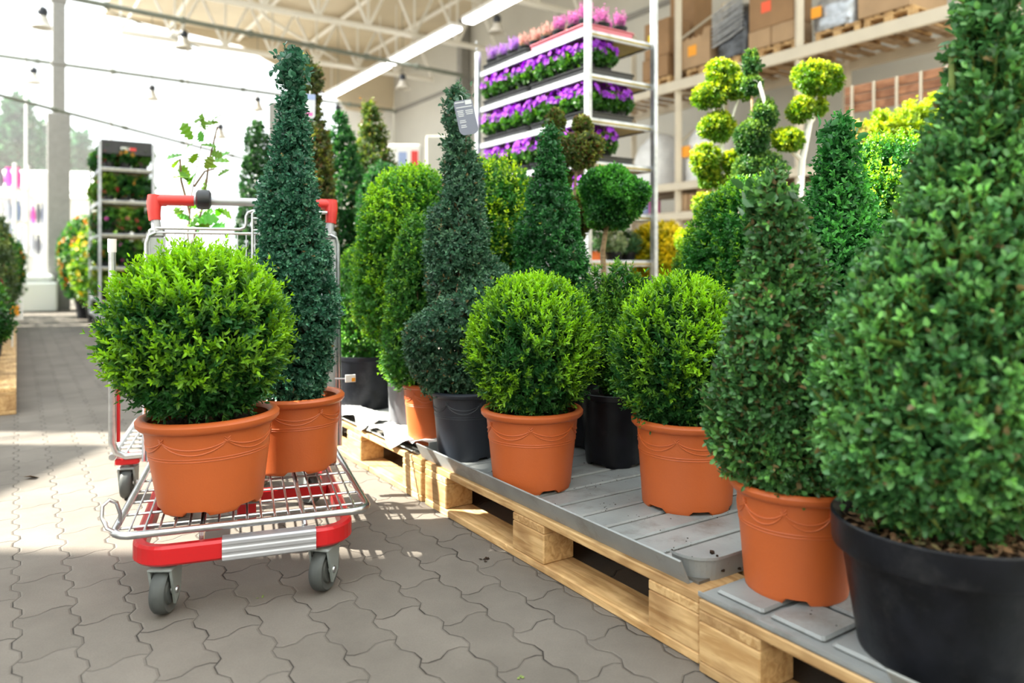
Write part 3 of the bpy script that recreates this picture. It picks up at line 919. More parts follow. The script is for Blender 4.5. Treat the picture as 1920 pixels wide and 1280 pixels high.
# dark boxwood cone in the near orange pot
def near_cone():
    s = .001064
    root = plant('boxwood_cone', 'dark leafy boxwood cone in the nearest orange pot, twiggy on its left side', 'plant', .566, 1.49, TZ)
    _, sd = pot_part(root, .126, .098, .212, M['terracotta'], **dict(style='rolled', swag=8, notch=4, rot=.3))
    rows = [(918, 1480, 88), (880, 1466, 104), (835, 1460, 108), (760, 1462, 102), (680, 1466, 94), (560, 1466, 76), (470, 1458, 54), (400, 1452, 36), (355, 1448, 20), (330, 1446, 6)]
    prof = [(.8 + (495 - y) * s - TZ, r * s * .95, (c - 1491) * s, 0) for y, c, r in rows]
    rng = np.random.default_rng(8)
    P, N = rev_profile(prof, 2200, rng, .16, 14)
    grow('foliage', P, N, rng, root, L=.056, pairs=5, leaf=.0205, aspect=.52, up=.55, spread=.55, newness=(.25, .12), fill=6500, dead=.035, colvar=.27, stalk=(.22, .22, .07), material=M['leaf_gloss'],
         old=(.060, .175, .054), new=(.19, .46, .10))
    stems(P, sd - .01, rng, root, 70, .0034, 'branches', .55, (0, 0))
    return root
near_cone()

# biggest cone, in the black pot at the right edge
def big_cone():
    s = .000876
    root = plant('boxwood_cone', 'biggest boxwood cone in a wide black pot at the right edge', 'plant', .712, 1.232, TZ)
    pot, sd = pot_part(root, .172, .130, .222, M['blackpot'], style='collar', notch=0)
    rows = [(1000, 1780, 60), (960, 1785, 120), (910, 1790, 185), (860, 1792, 225), (800, 1795, 240), (720, 1798, 240), (600, 1806, 205), (480, 1824, 162), (400, 1840, 126), (300, 1850, 86), (250, 1853, 74), (180, 1856, 58), (100, 1862, 44), (0, 1864, 32), (-90, 1868, 22), (-180, 1875, 6)]
    prof = [(.8 + (495 - y) * s - TZ, r * s * .95, (c - 1770) * s, .01) for y, c, r in rows]
    rng = np.random.default_rng(9)
    P, N = rev_profile(prof, 3900, rng, .12, 14)
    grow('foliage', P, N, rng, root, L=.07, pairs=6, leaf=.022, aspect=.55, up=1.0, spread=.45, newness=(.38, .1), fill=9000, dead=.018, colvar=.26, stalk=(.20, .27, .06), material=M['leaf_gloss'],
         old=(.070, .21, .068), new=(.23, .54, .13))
    stems(P, sd - .01, rng, root, 90, .0032, 'branches', .8, (.02, .01), M['stem_green'])
    # bark chips on the soil
    n = 900; a = rng.uniform(0, 2 * PI, n); q = np.sqrt(rng.uniform(0, 1, n)) * .152
    pos = np.stack([q * np.cos(a), q * np.sin(a), np.full(n, sd + .006) + rng.uniform(0, .008, n)], 1)
    ax = unit(rng.normal(size=(n, 3)) * [1, 1, .25]); nr = unit(rng.normal(size=(n, 3)) * .4 + [0, 0, 1])
    col = np.array([.20, .115, .06])[None] * rng.uniform(.4, 1.6, (n, 1)); col[::9] = (.28, .24, .12)
    leaves('bark_chips', pos, ax, nr, rng.uniform(.009, .026, n), rng.uniform(.005, .011, n), col, M['chip'], root, .02, .02)
    return root
big_cone()

# spiral in the anthracite pot
def spiral():
    s = 2.50 / F
    x, y = uv(2.165, 1.25)
    root = plant('boxwood_spiral', 'blue-green boxwood spiral in an anthracite pot at the left end of the tray', 'plant', x, y, TZ)
    _, sd = pot_part(root, .120, .090, .225, M['darkpot'], style='rolled', swag=6, notch=4)
    X0 = 960 + x / y * F
    rows = [(735, 862, 60), (700, 852, 72), (640, 850, 82), (580, 862, 84), (520, 872, 78), (470, 868, 66), (420, 862, 52), (370, 862, 40), (320, 862, 32), (270, 858, 22), (220, 854, 15), (180, 854, 10), (160, 856, 4)]
    prof = [(.8 + (495 - q) * s - TZ, r * s, (c - X0) * s, 0) for q, c, r in rows]
    rng = np.random.default_rng(31)
    P, N = rev_profile(prof, 2600, rng, .06, 18, spiral=(2.6, 1.2, .42))
    grow('foliage', P, N, rng, root, L=.04, pairs=5, leaf=.0165, aspect=.46, up=.4, spread=.5, newness=(.28, .2), fill=5500, dead=.02, colvar=.22, material=M['leaf_gloss'],
         old=(.050, .135, .078), new=(.16, .32, .18))
    stems(P, sd - .01, rng, root, 36, .0035, 'trunk_and_branches', .9, (.0, 0))
    return root
spiral()

def revolve(name, label, x, y, z, pot, rows, scale, c0, n, seed, L=.04, leaf=.017, pairs=5, pal_=DARK, newness=(.25, .2), fill=3000, up=.5, spread=.45, material=None, dead=0, lumpy=.08, twig=20, alt=None, aspect=.5, cat='plant', group=None, stype=True):
    root = plant(name, label, cat, x, y, z, group)
    _, sd = pot_part(root, *pot[:4], **pot[4])
    prof = [(.8 + (495 - q) * scale - z, max(r, 2) * scale * .95, (c - c0) * scale, 0) for q, c, r in rows]
    rng = np.random.default_rng(seed)
    P, N = rev_profile(prof, n, rng, lumpy, 14)
    grow('foliage', P, N, rng, root, L=L, pairs=pairs, leaf=leaf, aspect=aspect, up=up, spread=spread, newness=newness, fill=fill, material=material, dead=dead, alt=alt, **pal_)
    if twig: stems(P, sd - .01, rng, root, twig, .004, 'branches', .25, (0, 0))
    return root
def at(px_, Y): return px(px_, Y), Y
BP = dict(style='nursery', notch=4, seg=48)
def bpot(r, h, m='blackpot'): return (r, r * .8, h, M[m], BP)

# leafy dark cone rising behind the near orange pot
x, y = at(1572, 1.95)
revolve('boxwood_cone', 'pointed dark-green boxwood cone rising behind the nearest orange pot', x, y, TZ, bpot(.14, .22),
        [(720, 1555, 95), (650, 1555, 100), (560, 1558, 94), (480, 1562, 78), (420, 1566, 60), (360, 1568, 42), (310, 1571, 30), (270, 1574, 20), (238, 1576, 10), (218, 1578, 3)], y / F, 1572, 2200, 41,
        L=.05, leaf=.019, pal_=dict(old=(.034, .17, .044), new=(.12, .48, .09)), newness=(.4, .2), fill=4500, up=.8)
# shrub in the small orange pot behind the spiral
x, y = at(803, 2.70)
revolve('boxwood_shrub', 'loose green boxwood in the small orange pot left of the anthracite pot', x, y, TZ, (.096, .072, .215, M['terracotta'], dict(style='rolled', notch=4, swag=6)),
        [(722, 790, 40), (690, 772, 46), (640, 770, 48), (580, 776, 48), (520, 782, 46), (470, 786, 40), (430, 788, 28), (405, 790, 10)], y / F, 808, 1500, 42, L=.045, leaf=.016, pal_=MID, newness=(.3, .25), fill=2500, up=.6)
# dark tub behind the trolley
x, y = at(688, 3.38)
revolve('boxwood_ball', 'green boxwood in a wide black tub behind the trolley', x, y, TZ, (.150, .128, .235, M['blackpot'], dict(style='nursery', notch=0, seg=56)),
        [(668, 690, 42), (640, 690, 58), (590, 690, 66), (540, 690, 66), (500, 688, 56), (475, 686, 38), (462, 686, 10)], y / F, 688, 1500, 43, L=.045, leaf=.018, pal_=MID, newness=(.25, .3), fill=2500)
# domes
x, y = at(766, 2.95)
revolve('boxwood_dome', 'tall bright-green boxwood dome in a tall grey pot behind the small orange pot', x, y, TZ, (.092, .074, .345, M['greypot'], BP),
        [(640, 740, 40), (600, 732, 60), (540, 740, 72), (470, 752, 82), (400, 764, 82), (355, 772, 68), (330, 778, 46), (316, 782, 14)], y / F, 766, 2600, 44, L=.055, leaf=.018, pal_=dict(old=(.07, .26, .04), new=(.42, .74, .04)), newness=(.45, .3), fill=4000, up=.8)
x, y = at(922, 3.0)
revolve('boxwood_dome', 'yellow-tipped boxwood dome between the spiral and the dark cone', x, y, TZ, bpot(.13, .24),
        [(640, 900, 60), (560, 905, 82), (480, 912, 88), (410, 918, 86), (360, 920, 74), (325, 922, 56), (302, 922, 24)], y / F, 922, 2400, 45, L=.065, leaf=.0185, pal_=dict(old=(.045, .22, .036), new=(.56, .78, .03)), newness=(.38, .35), fill=4000, up=1.0)
x, y = at(1030, 2.72)
revolve('boxwood_cone', 'dark-green boxwood cone standing behind the left lime ball', x, y, TZ, bpot(.12, .23),
        [(720, 1030, 70), (650, 1032, 82), (560, 1032, 80), (500, 1032, 72), (440, 1032, 58), (400, 1032, 46), (350, 1031, 32), (300, 1030, 21), (260, 1031, 13), (236, 1032, 4)], y / F, 1030, 2200, 46, L=.04, leaf=.017, pal_=dict(old=(.024, .12, .036), new=(.08, .33, .08)), newness=(.3, .2), fill=3500)
# brown-green tiered pair behind the dark cone
def blobs_tree(name, label, x, y, z, pot, blobs, Y, seed, n_per, L=.035, leaf=.02, pal_=MID, newness=(.3, .3), trunk=None, alt=None, fill=200, trunk_r=.009, cat='plant', trunk_mat='bark', up=.5):
    root = plant(name, label, cat, x, y, z)
    _, sd = pot_part(root, *pot[:4], **pot[4])
    s = Y / F; c0 = 960 + x / Y * F
    rng = np.random.default_rng(seed)
    tr = MB()
    pts = [((c - c0) * s, oy, .8 + (495 - q) * s - z) for c, q, oy in trunk]
    pts = [(0, 0, sd - .01)] + pts
    tr.tube(pts, [trunk_r * (1 - .5 * i / len(pts)) for i in range(len(pts))], 8)
    for (c, q, rx, ry, oy) in blobs:
        e = Vector(((c - c0) * s, oy, .8 + (495 - q) * s - z))
        k = min(range(len(pts)), key=lambda i: (Vector(pts[i]) - e).length + (0 if pts[i][2] < e.z else .3))
        tr.tube([pts[k], Vector(pts[k]).lerp(e, .5) - Vector((0, 0, .02)), e], [trunk_r * .6, trunk_r * .5, trunk_r * .3], 6)
    tr.build('trunk', M[trunk_mat], root)
    for (c, q, rx, ry, oy) in blobs:
        P, N = rev_profile(ball_profile(rx * s * .9, ry * s * .9, .8 + (495 - q) * s - z, (c - c0) * s, oy), int(n_per * (rx * ry / 900.0) ** .7), rng, .16, 26)
        grow('foliage_pad', P, N, rng, root, L=L, pairs=4, leaf=leaf, aspect=.5, up=up, spread=.5, newness=newness, fill=fill, alt=alt, **pal_)
    return root
x, y = at(1072, 3.35)
blobs_tree('tiered_topiary', 'brown-green two-topped topiary in front of the flower trolley', x, y, 0.144, bpot(.13, .24),
           [(1042, 232, 15, 26, 0), (1036, 275, 24, 26, 0), (1094, 238, 15, 18, 0), (1092, 286, 34, 34, -.02), (1048, 330, 22, 24, .04), (1070, 410, 40, 42, 0)], y, 51, 420, leaf=.02,
           pal_=dict(old=(.075, .125, .03), new=(.30, .33, .05)), trunk=[(1074, 480, 0), (1076, 380, 0), (1082, 300, 0), (1086, 250, 0)], alt=((.16, .075, .03), .14), trunk_mat='woodgrey')
x, y = at(1140, 3.2)
blobs_tree('standard_boxwood', 'ball-headed standard boxwood with a bare stem beside the flower trolley', x, y, 0.144, bpot(.13, .24),
           [(1148, 372, 58, 60, 0)], y, 52, 1000, leaf=.02, pal_=dict(old=(.022, .12, .03), new=(.10, .40, .05)), newness=(.45, .2), trunk=[(1130, 470, 0), (1136, 430, 0), (1146, 385, 0)], trunk_r=.013, fill=900, L=.04, trunk_mat='woodgrey')
# yew shoots between the lime balls
def yew():
    x, y = at(1152, 2.42)
    s = y / F
    root = plant('yew_bush', 'upright yew bush in a black pot between the two lime balls', 'plant', x, y, TZ)
    _, sd = pot_part(root, *bpot(.115, .23)[:4], **BP)
    rng = np.random.default_rng(53)
    PP, NN = [], []
    for (c, top, r) in ((1118, 505, 20), (1140, 520, 18), (1158, 492, 20), (1180, 498, 18), (1192, 520, 16), (1206, 528, 14), (1100, 540, 16), (1130, 560, 26), (1172, 560, 26)):
        prof = [(.8 + (495 - 740) * s - TZ, .02, 0, 0), (.8 + (495 - 660) * s - TZ, 34 * s, (c - 1152) * s * .6, 0), (.8 + (495 - top - 50) * s - TZ, r * s, (c - 1152) * s, 0), (.8 + (495 - top) * s - TZ, .004, (c - 1152) * s, 0)]
        p, n_ = rev_profile(prof, 240, rng, .05, 20); PP.append(p); NN.append(n_)
    P, N = np.concatenate(PP), np.concatenate(NN)
    grow('foliage', P, N, rng, root, L=.05, pairs=6, leaf=.019, aspect=.26, up=1.4, spread=.35, newness=(.4, .3), fill=2500, old=(.03, .14, .03), new=(.24, .52, .05))
    stems(P, sd - .01, rng, root, 20, .003, 'branches', .2)
yew()
# extra yews in dark pots, added to darken the gap between the lime balls
for (c, Y, lb, sd_) in ((1112, 2.66, 'yew bush in a black pot added to darken the gap behind the left lime ball', 61), (1222, 2.62, 'yew bush in a black pot added as hidden dark filling behind the middle lime ball', 62)):
    x, y = at(c, Y); s = y / F
    revolve('yew_bush', lb, x, y, TZ, bpot(.125, .23), [(740, c, 40), (680, c, 60), (620, c, 62), (580, c, 44), (556, c, 14)], s, c, 800, sd_, L=.05, leaf=.02, aspect=.28, up=1.2, pal_=dict(old=(.018, .085, .02), new=(.10, .28, .035)), fill=900)
    if c < 1150:
        pr = [o for o in bpy.data.objects if o.name.startswith('yew_bush') and o.parent is None][-1]
        mb = MB(); mb.bbox((-.01, -.122, .13), (.045, .002, .03), .0008, ); mb.build('pot_label', M['white'], pr)
# bright balls in the second row on the right
x, y = at(1652, 2.38)
revolve('boxwood_dome', 'bright-tipped boxwood dome behind the biggest cone', x, y, TZ, bpot(.14, .26),
        [(640, 1655, 80), (560, 1655, 110), (470, 1658, 120), (390, 1662, 112), (330, 1668, 94), (285, 1674, 68), (258, 1676, 26)], y / F, 1652, 2500, 47, L=.065, leaf=.019, pal_=dict(old=(.032, .18, .034), new=(.36, .66, .035)), newness=(.32, .3), fill=4000, up=1.0)
x, y = at(1402, 2.62)
revolve('boxwood_ball', 'bright green boxwood ball behind the middle lime ball', x, y, TZ, bpot(.13, .24),
        [(600, 1395, 66), (540, 1394, 96), (470, 1396, 102), (410, 1400, 92), (365, 1404, 70), (338, 1408, 28)], y / F, 1402, 1900, 48, L=.05, leaf=.0185, pal_=dict(old=(.036, .19, .034), new=(.32, .64, .04)), newness=(.38, .3), fill=3000, up=.7)
x, y = at(1338, 3.1)
revolve('boxwood_ball', 'small bright boxwood ball below the yellow-green pompom tree', x, y, TZ, bpot(.13, .24),
        [(600, 1338, 50), (540, 1336, 66), (490, 1336, 70), (455, 1338, 52), (438, 1338, 20)], y / F, 1338, 1300, 49, L=.045, leaf=.02, pal_=dict(old=(.036, .17, .03), new=(.38, .66, .04)), newness=(.45, .3), fill=1800)
# pompom trees
GOLD = dict(old=(.10, .25, .02), new=(.52, .62, .045))
x, y = at(1352, 3.8)
blobs_tree('pompom_tree', 'taller yellow-green pompom tree with pale trunk before the storage rack', x, y, 0.144, bpot(.15, .26),
           [(1352, 140, 30, 26, 0), (1334, 182, 32, 22, 0), (1388, 168, 32, 22, -.02), (1348, 240, 32, 30, 0), (1322, 302, 26, 32, 0), (1384, 308, 28, 24, -.03), (1336, 330, 24, 22, .02), (1374, 350, 28, 26, 0), (1326, 396, 28, 32, 0), (1290, 452, 26, 22, 0)], y, 55, 330, leaf=.021, pal_=GOLD, newness=(.5, .4),
           trunk=[(1350, 470, 0), (1346, 400, 0), (1352, 320, 0), (1354, 260, 0), (1356, 160, 0)], trunk_r=.016, trunk_mat='white', L=.03)
x, y = at(1500, 3.72)
blobs_tree('pompom_tree', 'shorter yellow-green pompom tree beside the second rack upright', x, y, 0.144, bpot(.15, .26),
           [(1536, 148, 42, 34, 0), (1502, 206, 24, 22, 0), (1534, 200, 18, 16, .02), (1476, 262, 24, 20, 0)], y, 56, 420, leaf=.021, pal_=GOLD, newness=(.5, .4),
           trunk=[(1498, 400, 0), (1504, 300, 0), (1518, 230, 0), (1530, 170, 0)], trunk_r=.022, trunk_mat='white', L=.03)
x, y = at(1412, 3.5)
blobs_tree('tiered_topiary', 'dark-green tiered topiary with a hanging tag, right of the taller pompom tree', x, y, 0.144, bpot(.13, .24),
           [(1410, 120, 12, 26, 0), (1412, 160, 16, 18, 0), (1434, 215, 26, 30, 0), (1408, 260, 30, 34, 0), (1430, 320, 40, 34, 0), (1400, 330, 26, 40, 0)], y, 57, 420, leaf=.019, pal_=dict(old=(.03, .11, .026), new=(.20, .36, .05)), newness=(.35, .4),
           trunk=[(1412, 400, 0), (1412, 280, 0), (1410, 180, 0), (1410, 130, 0)], trunk_mat='woodgrey')
# yellow bush beyond the flower trolley
x, y = at(1238, 5.15)
revolve('golden_bush', 'round yellow bush seen through the flower trolley', x, y, .144, bpot(.16, .55),
        [(520, 1236, 40), (490, 1236, 50), (460, 1236, 54), (436, 1238, 44), (422, 1240, 18)], y / F, 1238, 900, 58, L=.06, leaf=.03, pal_=dict(old=(.36, .38, .015), new=(.80, .66, .02)), newness=(.6, .3), fill=1200)
# golden conifers in a row
for i, (c, top) in enumerate(((1598, 232), (1652, 212), (1708, 196), (1764, 178))):
    Y = 4.15
    x, y = at(c, Y)
    revolve('golden_conifer', ['leftmost golden conifer of the bright row', 'second golden conifer from the left of the bright row', 'third golden conifer from the left of the bright row', 'golden conifer at the row end beside the biggest cone'][i],
            x, y, .144, bpot(.15, .3), [(560, c, 40), (420, c, 46), (330, c, 44), (top + 45, c, 38), (top + 18, c, 26), (top, c, 6)], Y / F, c, 1000, 60 + i, L=.06, leaf=.028,
            pal_=dict(old=(.16, .30, .02), new=(.52, .64, .02)) if i else dict(old=(.34, .30, .08), new=(.66, .56, .20)), newness=(.45, .35), fill=1500, up=1.0, group='golden conifers in the back row', twig=8)
# conifers further down the row, left of centre
x, y = at(592, 4.0)
revolve('thuja_spiral', 'brown-green column behind the slim cone on the trolley', x, y, TZ, bpot(.13, .25),
        [(560, 592, 30), (420, 594, 30), (340, 596, 28), (280, 592, 26), (235, 590, 16), (200, 588, 6), (185, 586, 12), (150, 584, 20), (120, 576, 12), (108, 572, 5)], y / F, 592, 1300, 71, L=.05, leaf=.024, pal_=dict(old=(.05, .08, .02), new=(.22, .25, .04)), newness=(.4, .3), alt=((.17, .09, .04), .12), fill=1200)
x, y = at(640, 4.55)
revolve('thuja_cone', 'dark thuja cone right of the slim trolley cone', x, y, TZ, bpot(.14, .25),
        [(560, 640, 46), (440, 640, 46), (360, 640, 42), (300, 640, 33), (250, 639, 20), (222, 638, 10), (208, 637, 3)], y / F, 640, 1500, 72, L=.05, leaf=.022, pal_=dict(old=(.02, .10, .028), new=(.08, .30, .05)), fill=1800)
x, y = at(696, 4.95)
revolve('thuja_cone', 'yellow-green loose conifer before the white back wall', x, y, TZ, bpot(.14, .25),
        [(560, 696, 40), (420, 706, 44), (350, 700, 38), (290, 696, 32), (245, 694, 22), (210, 694, 12), (190, 693, 4)], y / F, 696, 1200, 73, L=.07, leaf=.028, pal_=dict(old=(.05, .11, .02), new=(.24, .32, .04)), newness=(.4, .3), alt=((.17, .10, .03), .10), fill=1500, lumpy=.16)
x, y = at(716, 4.35)
revolve('boxwood_ball', 'dark boxwood ball below the loose conifer', x, y, TZ, bpot(.14, .25),
        [(560, 716, 30), (420, 716, 40), (370, 716, 40), (330, 718, 30), (306, 720, 10)], y / F, 716, 900, 74, L=.05, leaf=.024, pal_=DARK, fill=900)
x, y = at(482, 5.1)
revolve('thuja_cone', 'slim clipped thuja left of the trolley cone, before the bright glazing', x, y, TZ, bpot(.14, .25),
        [(560, 482, 34), (440, 482, 34), (360, 482, 31), (300, 482, 25), (255, 482, 16), (228, 482, 5)], y / F, 482, 1300, 75, L=.04, leaf=.022, pal_=dict(old=(.02, .08, .022), new=(.07, .21, .05)), fill=1500)

# young oak on the flatbed trolley
def oak():
    x, y = -1.215, 2.905
    z = .161
    s = y / F; c0 = 960 + x / y * F
    root = plant('oak_sapling', 'young oak sapling with lobed leaves behind the trolley handle', 'plant', x, y, z)
    _, sd = pot_part(root, .105, .085, .22, M['blackpot'], **BP)
    g = random.Random(4)
    mb = MB()
    def W(c, q, oy=0): return Vector(((c - c0) * s, oy, .8 + (495 - q) * s - z))
    lines = [[W(c0, 640), W(358, 500), W(352, 440), W(360, 360), (W(372, 300)), W(386, 225)], [W(356, 470), W(376, 380, .03), W(386, 300, .03), W(402, 235, .03)], [W(356, 400), W(346, 340, -.03), W(344, 300, -.03)], [W(364, 350), W(380, 320, .02), W(398, 315, .02)]]
    for l in lines: mb.tube([(0, 0, sd - .01)] + l if l is lines[0] else l, [.0045, .004, .0034, .0028, .002, .0014, .001][:len(l) + (1 if l is lines[0] else 0)], 6)
    mb.build('stems', M['bark'], root)
    lf = MB(); cols = []
    half = [(0, 0), (.06, .12), (.10, .20), (.22, .16), (.30, .30), (.42, .19), (.55, .40), (.66, .22), (.78, .34), (.86, .16), (1.0, .0)]
    spots = [(384, 222), (408, 228), (396, 232), (366, 238), (372, 246), (388, 245), (362, 262), (372, 268), (384, 275), (402, 272), (398, 288), (376, 290), (346, 292), (340, 300), (386, 300), (404, 304), (372, 312), (392, 318), (400, 328), (380, 330), (340, 320), (348, 330), (356, 346), (366, 338),
             (338, 396), (350, 402), (362, 388), (372, 400), (384, 396), (396, 404), (402, 392), (344, 412), (360, 414), (376, 416), (390, 416), (366, 424), (352, 428), (384, 430), (398, 424), (336, 404)]
    for (c, q) in spots:
        p = W(c, q, g.uniform(-.04, .06)); ln = g.uniform(.05, .085)
        ax = Vector((g.uniform(-1, 1), g.uniform(-1, .6), g.uniform(-.5, .7))).normalized()
        nr = Vector((g.uniform(-.5, .5), g.uniform(-1, 0), g.uniform(.1, 1))).normalized()
        sd_ = ax.cross(nr).normalized(); nr = sd_.cross(ax)
        vs = [p + ax * ln * a + sd_ * ln * b + nr * ln * (.25 * b - .12 * a * a) for a, b in half] + [p + ax * ln * a - sd_ * ln * b + nr * ln * (.25 * b - .12 * a * a) for a, b in half[1:-1][::-1]]
        n = len(half); fs = []
        m = len(vs)
        for i in range(1, n - 1):
            j = m - i
            if i + 1 < n - 1: fs.append((i, i + 1, m - i - 1, j))
            else: fs.append((i, n - 1, j))
        fs.append((0, 1, m - 1))
        lf.add(vs, fs); cols += [[(.10 + g.uniform(-.03, .05)), .30 + g.uniform(-.06, .08), .03]] * len(vs)
    o = lf.build('lobed_leaves', M['leaf'], root)
    at_ = o.data.color_attributes.new('leaf_colour', 'FLOAT_COLOR', 'POINT')
    at_.data.foreach_set('color', np.concatenate([np.array(cols, np.float32), np.ones((len(cols), 1), np.float32)], 1).ravel())
oak()

# hanging tags
def hang_tag(name, label, x, y, z, w, h, rz, tilt, body, rows, accent=None, round_=True):
    root = thing(name, label, 'tag', (x, y, z), rz, None, tilt)
    pts = []
    def corner(cx, cz, r, a0):
        return [(cx + r * math.cos(a0 + PI / 2 * k / 6), cz + r * math.sin(a0 + PI / 2 * k / 6)) for k in range(7)]
    r = w * .28
    pts = corner(w / 2 - r, -h + r, r, -PI / 2) + [(w / 2, -.006), (w / 2 - .006, 0), (-w / 2 + .006, 0), (-w / 2, -.006)] + corner(-w / 2 + r, -h + r, r, PI)
    mb = MB(); mb.prism(pts, -.0006, .0006); mb.v = [(a, c, b) for a, b, c in mb.v]
    mb.build('card', M[body], root)
    k = MB()
    for (cx, cz, ww, hh) in rows: k.box((cx * w, -.0009, -cz * h), (ww * w, .0006, hh * h))
    k.build('printed_lines', M['tagink'], root)
    if accent:
        a = MB()
        for (cx, cz, ww, hh) in accent[1]: a.box((cx * w, -.0012, -cz * h), (ww * w, .0006, hh * h))
        a.build('printed_band', M[accent[0]], root)
    s_ = MB(); s_.tube([(0, .0, -.004), (.004, .012, .014), (.0, .022, .02)], .0008, 5); s_.build('tie', M['white'], root)
    return root
hang_tag('plant_tag', 'slate-grey plant tag with pale print hanging from the spiral', px(868, 2.42), 2.40, py(190, 2.42), .064, .112, .35, (0, -.22), 'tagblue',
         [(-.2, .06, .5, .03), (.26, .08, .34, .12), (.0, .20, .85, .025), (-.25, .30, .34, .022), (-.25, .35, .30, .022), (-.25, .40, .34, .022), (-.25, .45, .28, .022), (.22, .31, .4, .022), (.22, .36, .4, .022), (.22, .41, .36, .022), (-.22, .58, .3, .022), (-.22, .63, .34, .022), (-.22, .72, .26, .022), (-.22, .77, .3, .022)])
hang_tag('plant_tag', 'pale blue plant tag with a pink band behind the trolley cone', px(582, 3.88), 3.86, py(178, 3.88), .062, .125, .2, (0, .02), 'tagink', [(0, .4, .6, .02)],
         ('tagblue2', [(0, .12, .98, .22)]))
b_ = [o for o in bpy.data.objects if o.name.startswith('plant_tag')][-1]
mbp = MB(); mbp.box((0, -.0012, -.104), (.036, .0006, .016)); mbp.build('printed_pink_patch', M['tagpink'], b_)
hang_tag('plant_tag', 'white curled plant tag hanging from the dark tiered topiary', px(1418, 3.40), 3.36, py(160, 3.40), .045, .10, .9, (0, -.75), 'white', [(0, .4, .6, .02), (0, .5, .6, .02)])
sg = thing('plant_sign', 'grey upright sign panel on a stake, just left of the trolley cone tip', 'sign', (px(516, 3.45), 3.45, 0))
o = MB(); o.bbox((0, 0, py(240, 3.45)), (.05, .012, .235), .003); o.build('panel', M['column'], sg)
o = MB(); o.tube([(0, .012, 0), (0, .012, py(250, 3.45))], .008, 8); o.build('stake', M['pipe'], sg)
# ------------------------------------------------------------------ the hall
TW, VW = 21.8, 10.0                           # far end of the hall, right-hand wall
CEIL = 7.25
def plate(name, pts, material, thick, cat, label, normal):
    n = Vector(normal).normalized() * thick
    vs = [Vector(p) for p in pts] + [Vector(p) + n for p in pts]
    k = len(pts)
    mb = MB(); mb.add(vs, [tuple(range(k)), tuple(range(2 * k - 1, k - 1, -1))] + [(i, k + i, k + (i + 1) % k, (i + 1) % k) for i in range(k)])
    return struct(mb.build(name, material), label, cat)
def P3(t, v, z):
    x, y = uv(t, v); return (x, y, z)
plate('floor', [P3(-4, -9, 0), P3(-4, 11, 0), P3(26, 11, 0), P3(26, -9, 0)], M['paving'], .05, 'floor', 'beige-grey zigzag concrete paving', (0, 0, -1))
plate('wall_right', [P3(-3, VW, 0), P3(TW + .3, VW, 0), P3(TW + .3, VW, CEIL), P3(-3, VW, CEIL)], M['wall'], .15, 'wall', 'off-white panelled wall behind the storage rack', (V[0], V[1], 0))
plate('ceiling', [P3(3.8, 1.9, CEIL), P3(3.8, VW, CEIL), P3(TW + .2, VW, CEIL), P3(TW + .2, 1.9, CEIL)], M['ceil'], .1, 'ceiling', 'beige ribbed roof sheet above the white trusses', (0, 0, 1))
# gable sheet above the end glazing, and white end wall in the corner
def ongable(xp, yp):
    k = (xp - 960) / F
    Y = TW / (U[0] * k + U[1]); return (k * Y, Y, CAMZ - (yp - HOR) / F * Y)
plate('wall_back', [ongable(300, 16), ongable(450, 84), ongable(640, 190), ongable(648, 205), ongable(700, 215), ongable(738, 205), P3(TW, VW, CEIL), P3(TW, 1.9, CEIL)][::-1], M['ceil'], .08, 'wall', 'beige gable sheet with a sloping lower edge', (U[0], U[1], 0))
plate('wall_back', [P3(TW + .02, 7.6, 0), P3(TW + .02, VW, 0), (*ongable(738, 205)[:2], ongable(738, 205)[2]), (*ongable(640, 190)[:2], ongable(640, 190)[2])][::-1], M['white'], .08, 'wall', 'white wall panel in the far right corner', (U[0], U[1], 0))
# end glazing
w = thing('window_1', 'glazed end wall of the garden hall, bright sky behind it', 'window', (0, 0, 0))
w['kind'] = 'structure'
mb = MB(); a, b = P3(TW, -9, .3), P3(TW, 7.6, .3)
mb.add([a, b, (b[0], b[1], 6.3), (a[0], a[1], CEIL)], [(0, 1, 2, 3)]); mb.build('pane', M['veilglass'], w)
mb = MB()
for i in range(9):
    p = P3(TW, -9 + 1.84 * i, 0); mb.tube([p, (p[0], p[1], CEIL - .1 if i < 8 else 5.6)], .03, 6)
for z in (.3, 2.6):
    mb.tube([P3(TW, -9, z), P3(TW, 7.6, z)], .03, 6)
mb.build('glazing_bar', M['white'], w)
# glass roof over the aisle
w = thing('window_2', 'glass roof over the aisle', 'window', (0, 0, 0)); w['kind'] = 'structure'
mb = MB(); mb.add([P3(-4, -9, CEIL), P3(TW, -9, CEIL), P3(TW, 1.9, CEIL), P3(3.8, 1.9, CEIL), P3(3.8, VW, CEIL), P3(-4, VW, CEIL)], [(0, 1, 2, 3, 4, 5)]); mb.build('pane', M['glass'], w)
mb = MB()
for i in range(7): mb.tube([P3(-3 + i * 4, -9, CEIL), P3(-3 + i * 4, 1.9, CEIL)], .02, 6)
mb.build('glazing_bar', M['white'], w)
plate('shade_wall_front', [P3(-4, -9, 0), P3(-4, VW, 0), P3(-4, VW, CEIL), P3(-4, -9, CEIL)], M['wall'], .15, 'wall', 'off-white wall added behind the viewer to cut the front light', (-U[0], -U[1], 0))  # unseen wall, added to block light from behind the viewer
